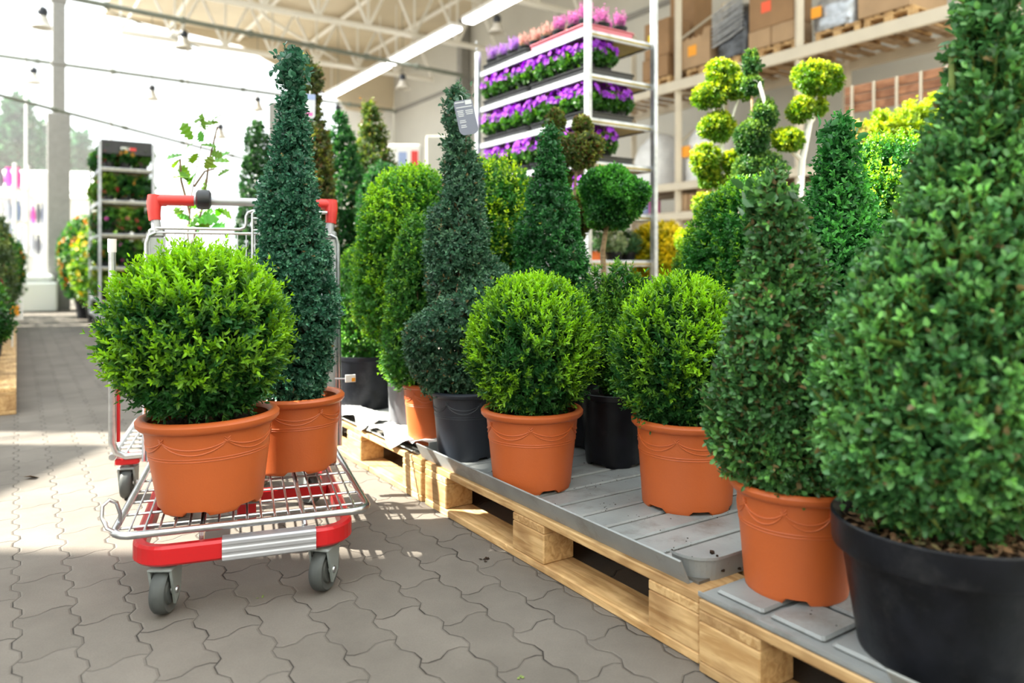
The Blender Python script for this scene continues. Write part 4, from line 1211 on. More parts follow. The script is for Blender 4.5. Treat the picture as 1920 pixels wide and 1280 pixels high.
# unseen left wall, added and shaped to shade the foreground and leave sun bands
mb = MB()
XL = -7.4
def shadeseg(y0, y1, z0, z1): mb.box((XL - .1, (y0 + y1) / 2, (z0 + z1) / 2), (.2, y1 - y0, z1 - z0))
shadeseg(-5, 2.30, 0, 9.2)
shadeseg(2.30, 3.75, 0, .9); shadeseg(2.30, 3.75, 6.65, 8.2); shadeseg(2.62, 3.50, 3.3, 4.9)
shadeseg(3.75, 9.6, 0, 5.6)
struct(mb.build('shade_wall_left', M['white']), 'white unseen wall added left of the aisle to shade the foreground, one tall opening', 'wall')

# trusses
def truss(k, t, z0, z1, label, dv=1.0):
    mb = MB()
    v0, v1 = 1.95, VW - .2
    mb.tube([P3(t, v0, z0), P3(t, v1, z0)], .065, 6); mb.tube([P3(t, v0, z1), P3(t, v1, z1)], .065, 6)
    n = int((v1 - v0) / dv)
    for i in range(n):
        a = v0 + (v1 - v0) * i / n; b = v0 + (v1 - v0) * (i + 1) / n
        mb.tube([P3(t, a, z0), P3(t, (a + b) / 2, z1)], .038, 5); mb.tube([P3(t, (a + b) / 2, z1), P3(t, b, z0)], .038, 5)
        mb.tube([P3(t, a, z0), P3(t, a, z1)], .03, 5)
    return struct(mb.build('trim_%d' % k, M['truss']), label, 'truss')
truss(1, 12.2, 6.0, 7.15, 'nearest white lattice roof truss')
truss(2, 15.4, 6.0, 7.15, 'middle white lattice roof truss')
truss(3, 18.8, 6.0, 7.15, 'farthest white lattice roof truss')
mb = MB()
for v in (3.4, 5.2, 7.0, 8.8): mb.tube([P3(6, v, 7.12), P3(TW, v, 7.12)], .05, 5)
for (t, v, t2, v2) in ((9, 3, 12.2, 5.2), (12.2, 5.2, 15.4, 3), (12.2, 5.2, 9, 7.5), (15.4, 3, 18.8, 5.2), (15.4, 8, 12.2, 5.2), (18.8, 5.2, 21.5, 8)):
    mb.tube([P3(t, v, 6.9), P3(t2, v2, 6.9)], .045, 6)
struct(mb.build('trim_4', M['truss']), 'white purlins and diagonal wind braces under the roof sheet', 'beam')
# columns
def column(k, x, y, h, sx, sy, label, m='column'):
    mb = MB(); mb.bbox((0, 0, h / 2), (sx, sy, h), .01); mb.bbox((0, 0, .01), (sx * 1.8, sy * 1.8, .02), .005)
    if k == 5: mb.bbox((0, 0, 1.7), (.26, .34, 3.4), .01)
    for z in (h * .62, h * .78): mb.bbox((0, 0, z), (sx * 1.25, sy * 1.25, .06), .01)
    return struct(mb.build('trim_%d' % k, M[m], None, (x, y, 0), (0, 0, ANG_U)), label, 'column')
column(5, px(110, 13), 13, 6.9, .15, .19, 'slim grey steel column beside the aisle')
x, y = uv(TW - 4.9, VW - .16)
k_ = (868 - 960) / F; Yc = (VW - .18) / (V[0] * k_ + V[1])
column(6, k_ * Yc, Yc, CEIL, .24, .24, 'dark grey steel column on the off-white wall')
mb = MB(); mb.bbox((0, 0, 0), (TW + 2.5, .05, .10), .01)
x, y = uv((TW - 2.5) / 2, VW - .03)
struct(mb.build('trim_7', M['column'], None, (x, y, 5.62), (0, 0, ANG_U)), 'grey rail running along the off-white wall', 'rail')
def pipe(k, a, b, r, label, m='pipe'):
    mb = MB(); mb.tube([a, b], r, 8)
    A, B = Vector(a), Vector(b)
    for i in range(1, 7):
        p = A.lerp(B, i / 7); d = (B - A).normalized() * .04
        mb.tube([p - d, p + d], r * 1.5, 8)
    struct(mb.build('trim_%d' % k, M[m]), label, 'pipe')
pipe(8, (px(40, 13.0), 13.0, py(-22, 13.0)), (px(868, 18.7), 18.7, py(142, 18.7)), .05, 'dark service pipe crossing under the nearest truss')
pipe(9, (px(-90, 16.0), 16.0, py(92, 16.0)), (px(742, 22.9), 22.9, py(208, 22.9)), .045, 'dark service pipe crossing before the end glazing')
pipe(10, (px(-60, 9.6), 9.6, py(163, 9.6)), (px(640, 17.4), 17.4, py(345, 17.4)), .024, 'thin tie bar slanting across the glazing')
pipe(11, (px(200, 14.6), 14.6, py(18, 14.6)), (px(520, 19.6), 19.6, py(150, 19.6)), .014, 'thin cable slanting below the roof edge')
pipe(12, (px(980, 15.5), 15.5, py(0, 15.5)), (px(1100, 15.9), 15.9, py(38, 15.9)), .04, 'short pipe length high on the wall')

# strip lights along the wall head
for i, (x0, y0, x1, y1) in enumerate(((612, 192, 726, 124), (732, 116, 858, 38), (876, 28, 990, -46))):
    nm = ['far', 'middle', 'near'][i]
    def onwall(xp, yp, v=7.7):
        k = (xp - 960) / F; Y = v / (V[0] * k + V[1]); return Vector((k * Y, Y, CAMZ - (yp - HOR) / F * Y))
    a, b = onwall(x0, y0), onwall(x1, y1)
    zc = 5.72
    a.z = b.z = zc
    L_ = (b - a).length; c = (a + b) / 2
    t = thing('strip_light', '%s length of the bright strip light along the wall head' % nm, 'light', c, math.atan2((b - a).y, (b - a).x), 'strip lights along the wall head')
    mb = MB(); mb.bbox((0, 0, .10), (L_, .30, .08), .01); mb.tube([(-L_ * .4, 0, .1), (-L_ * .4, 0, 7.1 - zc)], .012, 6); mb.tube([(L_ * .4, 0, .1), (L_ * .4, 0, 7.1 - zc)], .012, 6)
    mb.build('housing', M['white'], t)
    mb = MB(); mb.bbox((0, 0, .03), (L_ - .06, .26, .07), .02); mb.build('diffuser', M['tube'], t)

# hanging bell lamps
def make_lamp(label, loc, hang):
    t = thing('bell_lamp', label, 'lamp', loc, 0, 'bell lamps hanging under the roof')
    mb = MB(); mb.lathe([(.055, .21), (.07, .205), (.085, .17), (.10, .12), (.13, .06), (.175, .01), (.19, -.005), (.186, -.005), (.17, .012), (.12, .065), (.09, .12), (.07, .18), (0, .19)], 28)
    mb.build('shade', M['lampwhite'], t)
    mb = MB(); mb.lathe([(0, .20), (.05, .205), (.075, .235), (.085, .285), (.075, .335), (.05, .365), (0, .37)], 20); mb.build('gear_case', M['lampblack'], t)
    mb = MB(); mb.tube([(0, 0, .37), (0, 0, hang)], .008, 6); mb.build('suspension', M['pipe'], t)
    return t
lamps = [((80, 52), 13.4, 'bell lamp at the upper left corner'), ((345, 90), 15.6, 'bell lamp below the dark pipe, right of the column'), ((63, 155), 19.5, 'small bell lamp left of the column'), ((285, 186), 20.5, 'small bell lamp right of the column over the glazing'),
         ((483, 206), 20.5, 'small bell lamp near the tip of the trolley cone'), ((932, 62), 15.4, 'bell lamp nearest the flower trolley, high on the wall'), ((755, 166), 19.0, 'bell lamp before the off-white wall under the strip light'), ((413, 258), 24.0, 'tiny far bell lamp above the oak sapling'), ((634, 222), 20.0, 'bell lamp behind the dark thuja tip')]
L0 = None
for (q, Y, lb) in lamps:
    z = py(q[1], Y)
    k = (q[0] - 960) / F; Y = min(Y, 21.2 / (U[0] * k + U[1])); z = py(q[1], Y)
    loc = (px(q[0], Y), Y, z)
    if L0 is None: L0 = make_lamp(lb, loc, CEIL - loc[2])
    else: make_lamp(lb, loc, CEIL - loc[2])

# ------------------------------------------------------------------ storage rack along the wall
VR = 8.0
def onrack(xp, v=VR):
    """Row coordinate t where the sight line through column xp meets plane v."""
    k = (xp - 960) / F; Y = v / (V[0] * k + V[1]); return U[0] * k * Y + U[1] * Y, Y
def zrack(xp, yp, v=VR):
    t, Y = onrack(xp, v); return CAMZ - (yp - HOR) / F * Y
rk = thing('storage_rack', 'cream steel pallet rack along the off-white wall', 'rack', (0, 0, 0))
tu = [onrack(1267)[0] + 2.02, onrack(1267)[0], onrack(1494)[0], onrack(1494)[0] - 2.02, onrack(1494)[0] - 4.04]
for t in tu:
    mb = MB()
    for v in (VR + .05, VR + 1.05):
        p = P3(t, v, 0); mb.bbox((p[0], p[1], 2.4), (.09, .09, 4.8), .01)
    for i in range(6):
        mb.tube([P3(t, VR + .05, .3 + i * .75), P3(t, VR + 1.05, .3 + i * .75 + (.7 if i % 2 else .1))], .018, 6)
    mb.build('upright_frame', M['rack'], rk)
ZB1 = zrack(1494, 100); ZB2 = zrack(1267, 350); ZB3 = zrack(1267, 405); ZB4 = zrack(1494, 640)
tm = (tu[0] + tu[-1]) / 2; tl = tu[0] - tu[-1] + .1
for z, th, nm in ((ZB1, .15, 'top_beam'), (ZB2, .11, 'middle_beam'), (ZB3, .11, 'lower_beam')):
    for v in (VR, VR + 1.05):
        mb = MB(); mb.bbox((0, 0, 0), (tl, .05, th), .008)
        x, y = uv(tm, v); mb.build(nm, M['rack'], rk, (x, y, z), (0, 0, ANG_U))
for i in range(34):                             # slats carrying the top level
    t = tu[-1] + .06 + tl * i / 34
    mb = MB(); mb.bbox((0, 0, 0), (1.0, .11, .022), .003); x, y = uv(t, VR + .52)
    mb.build('shelf_slat', M['woodgrey'], rk, (x, y, ZB1 + .05), (0, 0, ANG_U - PI / 2))
for z, nm in ((ZB2, 'middle_shelf'), (ZB3, 'lower_shelf')):
    mb = MB(); mb.bbox((0, 0, 0), (tl, .98, .03), .003); x, y = uv(tm, VR + .52); mb.build(nm, M['woodgrey'], rk, (x, y, z + .05), (0, 0, ANG_U))

ZT = ZB1 + .077
def rackpal(xc, label, zt=ZT, vc=VR + .52):
    t, _ = onrack(xc); x, y = uv(t, vc)
    p = dup(pal.first, (x, y, zt), ANG_U + PI / 2, label, 'pallets up on the storage rack'); p.scale = (.70, .72, 1)
    return p
def carton(label, xl, xr, ztop, z0, v=VR + .08, dp=.8, m='cardboard', sticker=None, group=None, open_=False, jag=3, name='cardboard_box'):
    t0, t1 = onrack(xr, v)[0], onrack(xl, v)[0]
    w = t1 - t0; h = ztop - z0
    x, y = uv((t0 + t1) / 2, v + dp / 2)
    root = thing(name, label, 'box', (x, y, z0), ANG_U + PI, group)     # local +X to the right seen from the aisle, local -Y faces it
    root.rotation_euler = (0, 0, ANG_U + PI)
    # after the half turn local +Y points away from the aisle
    mb = MB()
    if open_:
        mb.box((0, 0, .006), (w, dp, .012)); mb.box((-w / 2 + .006, 0, h / 2), (.012, dp, h)); mb.box((w / 2 - .006, 0, h * .55), (.012, dp, h * 1.1)); mb.box((0, dp / 2 - .006, h * .55), (w, .012, h * 1.1))
        n = 12; pts = [(-w / 2, 0), (w / 2, 0)] + [(w / 2 - w * i / n, h * (1 + (.16 if i < 3 else (-.08 if i % 2 else .0)))) for i in range(n + 1)]
        vs = [(a, -dp / 2, b) for a, b in pts] + [(a, -dp / 2 + .012, b) for a, b in pts]; k = len(pts)
        mb.add(vs, [tuple(range(k)), tuple(range(2 * k - 1, k - 1, -1))] + [(i, k + i, k + (i + 1) % k, (i + 1) % k) for i in range(k)])
    else:
        mb.bbox((0, 0, h / 2), (w, dp, h), .008)
    mb.build('carton', M[m], root)
    if not open_:
        mb = MB(); mb.box((0, 0, h + .001), (w, .06, .002)); mb.build('packing_tape', M['cardlight'], root)
        mb = MB(); mb.box((0, -dp / 2 - .001, h - .08), (.06, .002, .16)); mb.build('packing_tape', M['cardlight'], root)
    if sticker:
        mb = MB(); mb.box((w * sticker[1], -dp / 2 - .003, h * sticker[2]), (sticker[3], .003, sticker[3] * .95)); mb.build('sticker', M[sticker[0]], root)
    return root
HP = .146
rackpal(1306, 'rack pallet under the open orange-stickered box'); rackpal(1371, 'rack pallet under the dark wrapped bundle')
rackpal(1447, 'rack pallet under the cartons with the red label'); rackpal(1560, 'rack pallet under the grey wrapped sacks'); rackpal(1656, 'rack pallet under the wrapped carton, right of the sacks')
rackpal(1222, 'rack pallet under the yellow-stickered cartons, behind the flower trolley')
zt = ZT + HP
carton('open-topped carton with torn rim and orange sticker on the top rack level', 1268, 1332, zrack(1300, 64), zt, m='cardlight', sticker=('orange', -.02, .55, .16), open_=True)
carton('lower yellow-side carton behind the flower trolley post', 1204, 1252, zrack(1228, 104), zt, m='cardboard', dp=.45)
carton('yellow-stickered carton stacked behind the flower trolley post', 1208, 1254, zrack(1228, 36), zrack(1228, 104) + .002, m='cardboard', sticker=('yellow', -.22, .55, .12), dp=.45)
carton('tall brown carton rising behind the open torn carton', 1256, 1302, zrack(1280, -60), zt, v=VR + .62, dp=.4, m='cardboard')
carton('left lower carton on the red-labelled pallet', 1403, 1444, zrack(1447, 44), zt, m='cardlight', dp=.38)
carton('right lower carton on the red-labelled pallet', 1446, 1489, zrack(1447, 44), zt, m='cardlight', dp=.38)
carton('wide upper carton bearing a red label', 1404, 1488, zrack(1447, -50), zrack(1447, 44) + .003, m='cardboard', sticker=('redsticker', -.1, .42, .15), dp=.38)
carton('film-wrapped carton with a yellow label, right of the grey sacks', 1608, 1706, zrack(1650, -60), zt, m='cardlight', sticker=('yellow', -.3, .62, .12))
def bundle(label, xl, xr, z0, ztop, v, dp, m, seed, name, ribs=True, sticker=None):
    t0, t1 = onrack(xr, v)[0], onrack(xl, v)[0]
    w = t1 - t0; h = ztop - z0; x, y = uv((t0 + t1) / 2, v + dp / 2)
    root = thing(name, label, 'bundle', (x, y, z0), ANG_U + PI)
    g = random.Random(seed)
    vs, fs = [], []; n, k = 14, 28
    for i in range(n + 1):
        f = i / n; sc = (1 - max(0, f - .45) ** 2.2 * 2.4) if f < 1 else .25
        for j in range(k):
            a = 2 * PI * j / k
            cx = abs(math.cos(a)) ** .55 * (1 if math.cos(a) > 0 else -1); cy = abs(math.sin(a)) ** .55 * (1 if math.sin(a) > 0 else -1)
            b = 1 + g.uniform(-.05, .04)
            vs.append((cx * w / 2 * sc * b * .97, cy * dp / 2 * sc * b * .97, h * f * (1 + g.uniform(-.02, .02) * (0 < f < 1))))
    for i in range(n):
        for j in range(k):
            l = (j + 1) % k; fs.append((i * k + j, i * k + l, (i + 1) * k + l, (i + 1) * k + j))
    fs += [tuple(range(k - 1, -1, -1)), tuple(n * k + j for j in range(k))]
    mb = MB(); mb.add(vs, fs, True); mb.build('wrapped_load', M[m], root)
    if ribs:
        mb = MB()
        for i in range(9):
            z = h * (.25 + .07 * i); sl = g.uniform(-.25, .1)
            mb.tube([(-w * .47, -dp * .5, z), (0, -dp * .515, z + w * .12 + sl * .1), (w * .40, -dp * .5, z + w * .25)], .018, 6)
        mb.build('film_folds', M['galv'], root)
    if sticker:
        mb = MB(); mb.box((w * sticker[1], -dp / 2 - .012, h * sticker[2]), (sticker[3], .02, sticker[3])); mb.build('sticker', M[sticker[0]], root)
    return root
bundle('dark striped bundle wrapped in black film on the top rack level', 1334, 1400, zt, zrack(1366, -4), VR + .06, .8, 'wrap', 1, 'wrapped_bundle')
bundle('grey film-wrapped sacks with an orange label, right of the second rack upright', 1512, 1606, zt, zrack(1560, -40), VR + .08, .75, 'galv', 2, 'wrapped_sacks', False, ('orange', -.28, .42, .13))
z2 = ZB2 + .067; z3 = ZB3 + .067
bundle('white film bundle seen through the flower trolley', 1178, 1236, z2, zrack(1205, 245), VR + .1, .8, 'foil', 3, 'film_bundle', False)
bundle('white film bundle with an orange label right of the first rack upright', 1274, 1326, z2, zrack(1300, 222), VR + .1, .8, 'foil', 4, 'film_bundle', False, ('orange', -.25, .5, .16))
for i, (a, b, tp) in enumerate(((1271, 1288, 360), (1289, 1304, 362), (1306, 1322, 346), (1324, 1344, 342))):
    carton(['left small', 'second small', 'tall thin', 'right tall'][i] + ' carton on the lower rack shelf, right of the first upright', a, b, zrack(1300, tp), z3, dp=.5, m='cardlight' if i != 1 else 'cardboard', group='small cartons on the lower rack shelf')
def bottle(label, xp, h, m, r):
    t, Y = onrack(xp, VR + .25); x, y = uv(t, VR + .25)
    root = thing('bottle', label, 'bottle', (x, y, z3), 0, 'bottles on the lower rack shelf')
    mb = MB(); mb.lathe([(0, 0), (r * .96, 0), (r, .01), (r, h * .55), (r * .8, h * .7), (r * .35, h * .82), (r * .32, h * .9), (0, h * .9)], 18); mb.build('body', M[m], root)
    mb = MB(); mb.lathe([(r * .38, h * .88), (r * .38, h), (0, h)], 12); mb.build('cap', M['white'], root)
bottle('lilac bottle on the lower rack shelf', 1213, .26, 'tagblue2', .07); bottle('pink-red bottle on the lower rack shelf', 1228, .34, 'tagpink', .085)
# brown boards behind the golden conifers
for i, v_ in enumerate((0, 1)):
    t1, Y1 = onrack(1585, 7.2); t2, Y2 = onrack(1800, 7.2)
    z = CAMZ + (HOR - 172) / F * onrack(1670, 7.2)[1]
    root = None
pl = thing('timber_crate', 'reddish-brown timber crate wall behind the golden conifers', 'crate', (*uv((t1 + t2) / 2, 7.2), 0), ANG_U)
for i in range(3):
    mb = MB(); mb.bbox((0, 0, 0), (t1 - t2, .03, .085), .004); mb.build('side_board', M['woodred'], pl, (0, 0, z - .10 + .095 * i))
for i in range(5):
    mb = MB(); mb.bbox((-(t1 - t2) / 2 + .1 + i * ((t1 - t2) - .2) / 4, .04, (z + .13) / 2), (.022, .03, z + .13), .003); mb.build('crate_post', M['rack'], pl)

# ------------------------------------------------------------------ flower trolley (tall galvanised container with shelves)
def shelf_trolley(label, t0, v0, levels, top, name='flower_trolley', ln=1.32, wd=.56):
    x, y = uv(t0 + ln / 2, v0 + wd / 2)
    root = thing(name, label, 'trolley', (x, y, 0), ANG_U)
    h, w = ln / 2, wd / 2
    for sx in (-1, 1):
        for sy in (-1, 1):
            mb = MB(); mb.bbox((sx * h, sy * w, (top + .15) / 2 - (.1 if (sx > 0 and sy > 0 and name == 'flower_trolley') else 0)), (.045, .032, top - .15 - (.2 if (sx > 0 and sy > 0 and name == 'flower_trolley') else 0)), .004)
            n = int((top - .3) / .05)
            for i in range(n): mb.box((sx * h + (.0235 if sx > 0 else -.0235), sy * w, .25 + .05 * i), (.002, .012, .022))
            mb.build('post', M['galv'], root)
            caster(root, sx * (h - .08), sy * (w - .06), .4 * sx + sy)
    mb = MB(); mb.bbox((0, 0, .165), (ln, wd, .05), .006); mb.build('base_frame', M['galv'], root)
    for z in levels:
        mb = MB(); mb.bbox((0, 0, z), (ln - .03, wd - .02, .012), .002); sh = mb.build('shelf', M['shelfwood'], root)
        mb = MB()
        for sy in (-1, 1): mb.bbox((0, sy * (w - .012), z + .004), (ln - .05, .02, .042), .004)
        for sx in (-1, 1): mb.bbox((sx * (h - .03), 0, z + .004), (.02, wd - .02, .042), .004)
        mb.build('shelf_edge', M['galv'], sh)
    return root, (x, y)
FT, FV = 3.58, 2.94
LV = [.50, .80, 1.10, 1.42, 1.69, 1.965, 2.235]
ft, fc = shelf_trolley('tall galvanised flower trolley with stacked shelves of violet and pink flowers', FT, FV, LV, 2.62)

# flowering pot plants: three variants copied along the shelves
def bellflower(seed, label, group):
    g = np.random.default_rng(seed)
    root = thing('campanula', label, 'flower', (0, 0, 0), 0, group)
    mb = MB(); mb.lathe([(.038, 0), (.052, .075), (.055, .075), (.055, .082), (.050, .082), (.048, .07)], 20); mb.build('pot', M['blackpot'], root)
    P, N = rev_profile(ball_profile(.078, .055, .115, 0, 0), 190, g, .08, 30)
    grow('foliage', P, N, g, root, L=.03, pairs=2, leaf=.026, aspect=.7, up=.6, spread=.5, newness=(.4, .3), fill=60, old=(.03, .12, .02), new=(.12, .32, .03))
    P, N = rev_profile(ball_profile(.088, .105, .135, 0, 0, cut=.0), 64, g, .1, 30)
    A, B, Nn, Cc = [], [], [], []
    for k in range(5):
        a = 2 * PI * k / 5
        d = unit(N + g.normal(size=N.shape) * .02); e1 = unit(np.cross(d, np.array([[.3, .1, .9]]) + 0 * d)); e2 = np.cross(d, e1)
        ax = unit(e1 * math.cos(a) + e2 * math.sin(a) + d * .45)
        A.append(P); B.append(ax); Nn.append(d); Cc.append(np.array([.29, .028, .50])[None] * (1 + g.normal(size=(len(P), 1)) * .22))
    leaves('blossoms', np.concatenate(A), np.concatenate(B), np.concatenate(Nn), np.full(len(P) * 5, .021), np.full(len(P) * 5, .015), np.clip(np.concatenate(Cc), .01, .95), M['petal'], root)
    return root
def heather(seed, label, group, col):
    g = np.random.default_rng(seed)
    root = thing('heather', label, 'flower', (0, 0, 0), 0, group)
    mb = MB(); mb.lathe([(.036, 0), (.048, .07), (.051, .07), (.051, .078), (.046, .078), (.045, .065)], 20); mb.build('pot', M['blackpot'], root)
    n = 26; a = g.uniform(0, 2 * PI, n); q = np.sqrt(g.uniform(0, 1, n)) * .045
    P = np.stack([q * np.cos(a), q * np.sin(a), .13 + g.uniform(-.02, .03, n)], 1); N = unit(np.stack([np.cos(a) * .35, np.sin(a) * .35, np.ones(n)], 1))
    grow('flower_spikes', P, N, g, root, L=.10, pairs=9, leaf=.017, aspect=.6, up=.8, spread=.12, newness=(.8, .2), old=tuple(c * .55 for c in col), new=col, material=M['petal'], sink=.75, colvar=.2)
    P2 = P.copy(); P2[:, 2] = .085
    grow('foliage', P2, N, g, root, L=.04, pairs=3, leaf=.014, aspect=.35, up=.5, spread=.5, newness=(.2, .1), old=(.03, .10, .025), new=(.10, .22, .04))
    return root
VARI = {}
def flowers_on(level, kinds, nrow, ncol, ordinal, z, gname, span=(0, 1)):
    g = random.Random(int(z * 100))
    ln, wd = 1.32, .56
    for r in range(nrow):
        for c in range(ncol):
            f = c / max(1, ncol - 1)
            lx = -ln / 2 + .10 + f * (ln - .20) + g.uniform(-.01, .01)
            ly = wd / 2 - .075 - .135 * r + g.uniform(-.008, .008)
            kind = kinds(c, r)
            if kind is None: continue
            x = fc[0] + lx * math.cos(ANG_U) - ly * math.sin(ANG_U); y = fc[1] + lx * math.sin(ANG_U) + ly * math.cos(ANG_U)
            words_ = {'bell': 'violet bellflower in a black pot', 'pink': 'mauve-pink heather pot', 'peach': 'pale peach heather pot', 'lilac': 'lilac-tipped light heather pot'}[kind]
            side = 'aisle-side' if r == 0 else 'inner-row'
            lab = '%s, %s of the %s shelf of the flower trolley' % (words_, side, ordinal)
            grp = '%s, %s, %s shelf of the flower trolley' % (kind + ' pots', side, ordinal)
            key = (kind, g.randint(0, 2) if kind == 'bell' else 0)
            if key not in VARI:
                o = bellflower(100 + key[1], lab, grp) if kind == 'bell' else heather({'pink': 7, 'peach': 8, 'lilac': 9}[kind], lab, grp, {'pink': (.50, .16, .38), 'peach': (.72, .42, .36), 'lilac': (.45, .22, .62)}[kind])
                VARI[key] = o; o.location = (x, y, z)
            else: o = dup(VARI[key], (x, y, z), g.uniform(0, 6), lab, grp)
            o.rotation_euler[2] = g.uniform(0, 6)
def grow_tray(label, lx, z, m, ln=.60, wd=.40, group=None, ly=.06):
    x = fc[0] + lx * math.cos(ANG_U) - ly * math.sin(ANG_U); y = fc[1] + lx * math.sin(ANG_U) + ly * math.cos(ANG_U)
    root = thing('grow_tray', label, 'tray', (x, y, z), ANG_U, group)
    mb = MB(); mb.box((0, 0, .002), (ln, wd, .004)); mb.build('tray_floor', M[m], root)
    path = []
    for (cx, cy, a0) in ((ln / 2 - .03, wd / 2 - .03, 0), (-ln / 2 + .03, wd / 2 - .03, PI / 2), (-ln / 2 + .03, -wd / 2 + .03, PI), (ln / 2 - .03, -wd / 2 + .03, 1.5 * PI)):
        for k in range(5):
            a = a0 + PI / 2 * k / 4; path.append((cx + .03 * math.cos(a), cy + .03 * math.sin(a)))
    mb = MB(); mb.sweep(path, [(0, 0), (.004, 0), (.008, .034), (.018, .036), (.018, .04), (.004, .04)], True); mb.build('tray_rim', M[m], root)
names = ['fifth', 'fourth', 'third', 'second', 'top']
for i, z in enumerate(LV[2:]):
    zz = z + .026
    od = names[i]
    for k, lx in enumerate((-.315, .315)):
        grow_tray('%s grow tray at the %s end of the %s shelf of the flower trolley' % ('pink' if od == 'top' else 'black', 'near' if lx < 0 else 'far', od), lx, zz, 'tagpinkdull' if od == 'top' and lx < 0 else 'dark')
    zz += .005
    if od == 'top':
        flowers_on(z, lambda c, r: ('pink' if c < 3 else 'peach' if c < 6 else 'lilac') if (r < 2 or c < 4) else None, 3, 9, od, zz, 'h')
    else:
        flowers_on(z, lambda c, r: 'bell' if (r == 0 or (r < 2 and c < 1) or (r == 2 and c < 1 and od == 'third')) else None, 3, 9, od, zz, 'b')
# small plants on the low shelf of the flower trolley
for i, (lx, ly) in enumerate(((-.52, .12), (-.52, -.05), (-.50, -.19))):
    x = fc[0] + lx * math.cos(ANG_U) - ly * math.sin(ANG_U); y = fc[1] + lx * math.sin(ANG_U) + ly * math.cos(ANG_U)
    root = plant('herb_pot', ['grey-green', 'pale-leaved', 'dark-leaved'][i] + ' young plant in a pot on the low shelf of the flower trolley', 'plant', x, y, LV[1] + .012)
    pot_part(root, .06, .048, .07, M['terracotta'] if i == 0 else M['blackpot'], **dict(style='nursery', notch=0, seg=24))
    g = np.random.default_rng(200 + i); P, N = rev_profile(ball_profile(.075, .075, .12), 220, g, .1, 30)
    grow('foliage', P, N, g, root, L=.04, pairs=3, leaf=.022, up=.6, old=(.05, .14, .06) if i != 1 else (.20, .30, .16), new=(.16, .32, .12) if i != 1 else (.45, .52, .3), newness=(.4, .3))

# ------------------------------------------------------------------ left of the aisle and the far end
lt, lc = shelf_trolley('galvanised plant trolley with a dark sign board on top, left of the loaded trolley', 9.78, .80, [.36, .745, 1.13, 1.52, 1.90], 2.22, 'plant_shelf_trolley')
mb = MB(); mb.bbox((-.655, 0, 2.16), (.02, .54, .16), .004); mb.build('sign_board', M['dark'], lt)
mb = MB(); mb.box((-.667, .02, 2.15), (.003, .09, .03)); mb.build('white_print', M['white'], lt)
mb = MB(); mb.box((-.667, -.06, 2.145), (.003, .07, .035)); mb.build('red_print', M['redplastic'], lt)
def leafy(name, label, x, y, z, r, h, seed, n, leaf, pal_, group=None, flower=None, pot=(.09, .14), L=.06, potm='blackpot', up=.6):
    root = plant(name, label, 'plant', x, y, z, group)
    pot_part(root, pot[0], pot[0] * .8, pot[1], M[potm], style='nursery', notch=0, seg=28)
    g = np.random.default_rng(seed)
    P, N = rev_profile(ball_profile(r, h / 2, pot[1] + h * .42), n, g, .1, 12)
    grow('foliage', P, N, g, root, L=L, pairs=4, leaf=leaf, up=up, spread=.5, newness=(.4, .3), fill=int(n * .6), **pal_)
    if flower is not None:
        m = int(flower[1]); i = g.integers(0, len(P), m)
        A, B, Nn, Cc = [], [], [], []
        for k in range(5):
            a = 2 * PI * k / 5; d = N[i]; e1 = unit(np.cross(d, np.array([[.2, .3, .9]]) + 0 * d)); e2 = np.cross(d, e1)
            A.append(P[i] + d * .015); B.append(unit(e1 * math.cos(a) + e2 * math.sin(a) + d * .3)); Nn.append(d); Cc.append(np.array(flower[0])[None] * (1 + g.normal(size=(m, 1)) * .15))
        leaves('blossoms', np.concatenate(A), np.concatenate(B), np.concatenate(Nn), np.full(m * 5, flower[2]), np.full(m * 5, flower[2] * .8), np.clip(np.concatenate(Cc), .01, .95), M['petal'], root)
    return root
GR = dict(old=(.02, .10, .02), new=(.10, .30, .03)); BR = dict(old=(.05, .09, .03), new=(.20, .26, .06)); LG = dict(old=(.08, .22, .03), new=(.36, .55, .06))
rr_ = random.Random(12)
for i, z in enumerate((.36, .745, 1.13, 1.52, 1.90)):
    nm = ['lowest', 'lower', 'middle', 'upper', 'highest'][i]
    for j in range(3):
        ly = .18 - .18 * j
        for c, lx in enumerate((-.54, -.2, .2, .52)):
            if j > 0 and c > 1: continue
            x = lc[0] + lx * math.cos(ANG_U) - ly * math.sin(ANG_U); y = lc[1] + lx * math.sin(ANG_U) + ly * math.cos(ANG_U)
            fl = [(.65, .06, .08), (.75, .35, .05), (.60, .10, .40), (.70, .22, .18)][(i + j + c) % 4]
            leafy('bedding_plant', '%s bedding plant, %s from aisle, %s row, %s shelf of left plant trolley' % (['red', 'yellow', 'magenta', 'salmon'][(i + j + c) % 4], ['first', 'second', 'third'][j], ['front', 'second', 'third', 'rear'][c], nm),
                  x, y, z + .026, .115, .24, 300 + i * 20 + j * 5 + c, 90, .05, GR if (i + j) % 3 else LG, 'bedding plants on the left plant trolley', (fl, 14, .028), (.06, .07), L=.05, potm='dark')
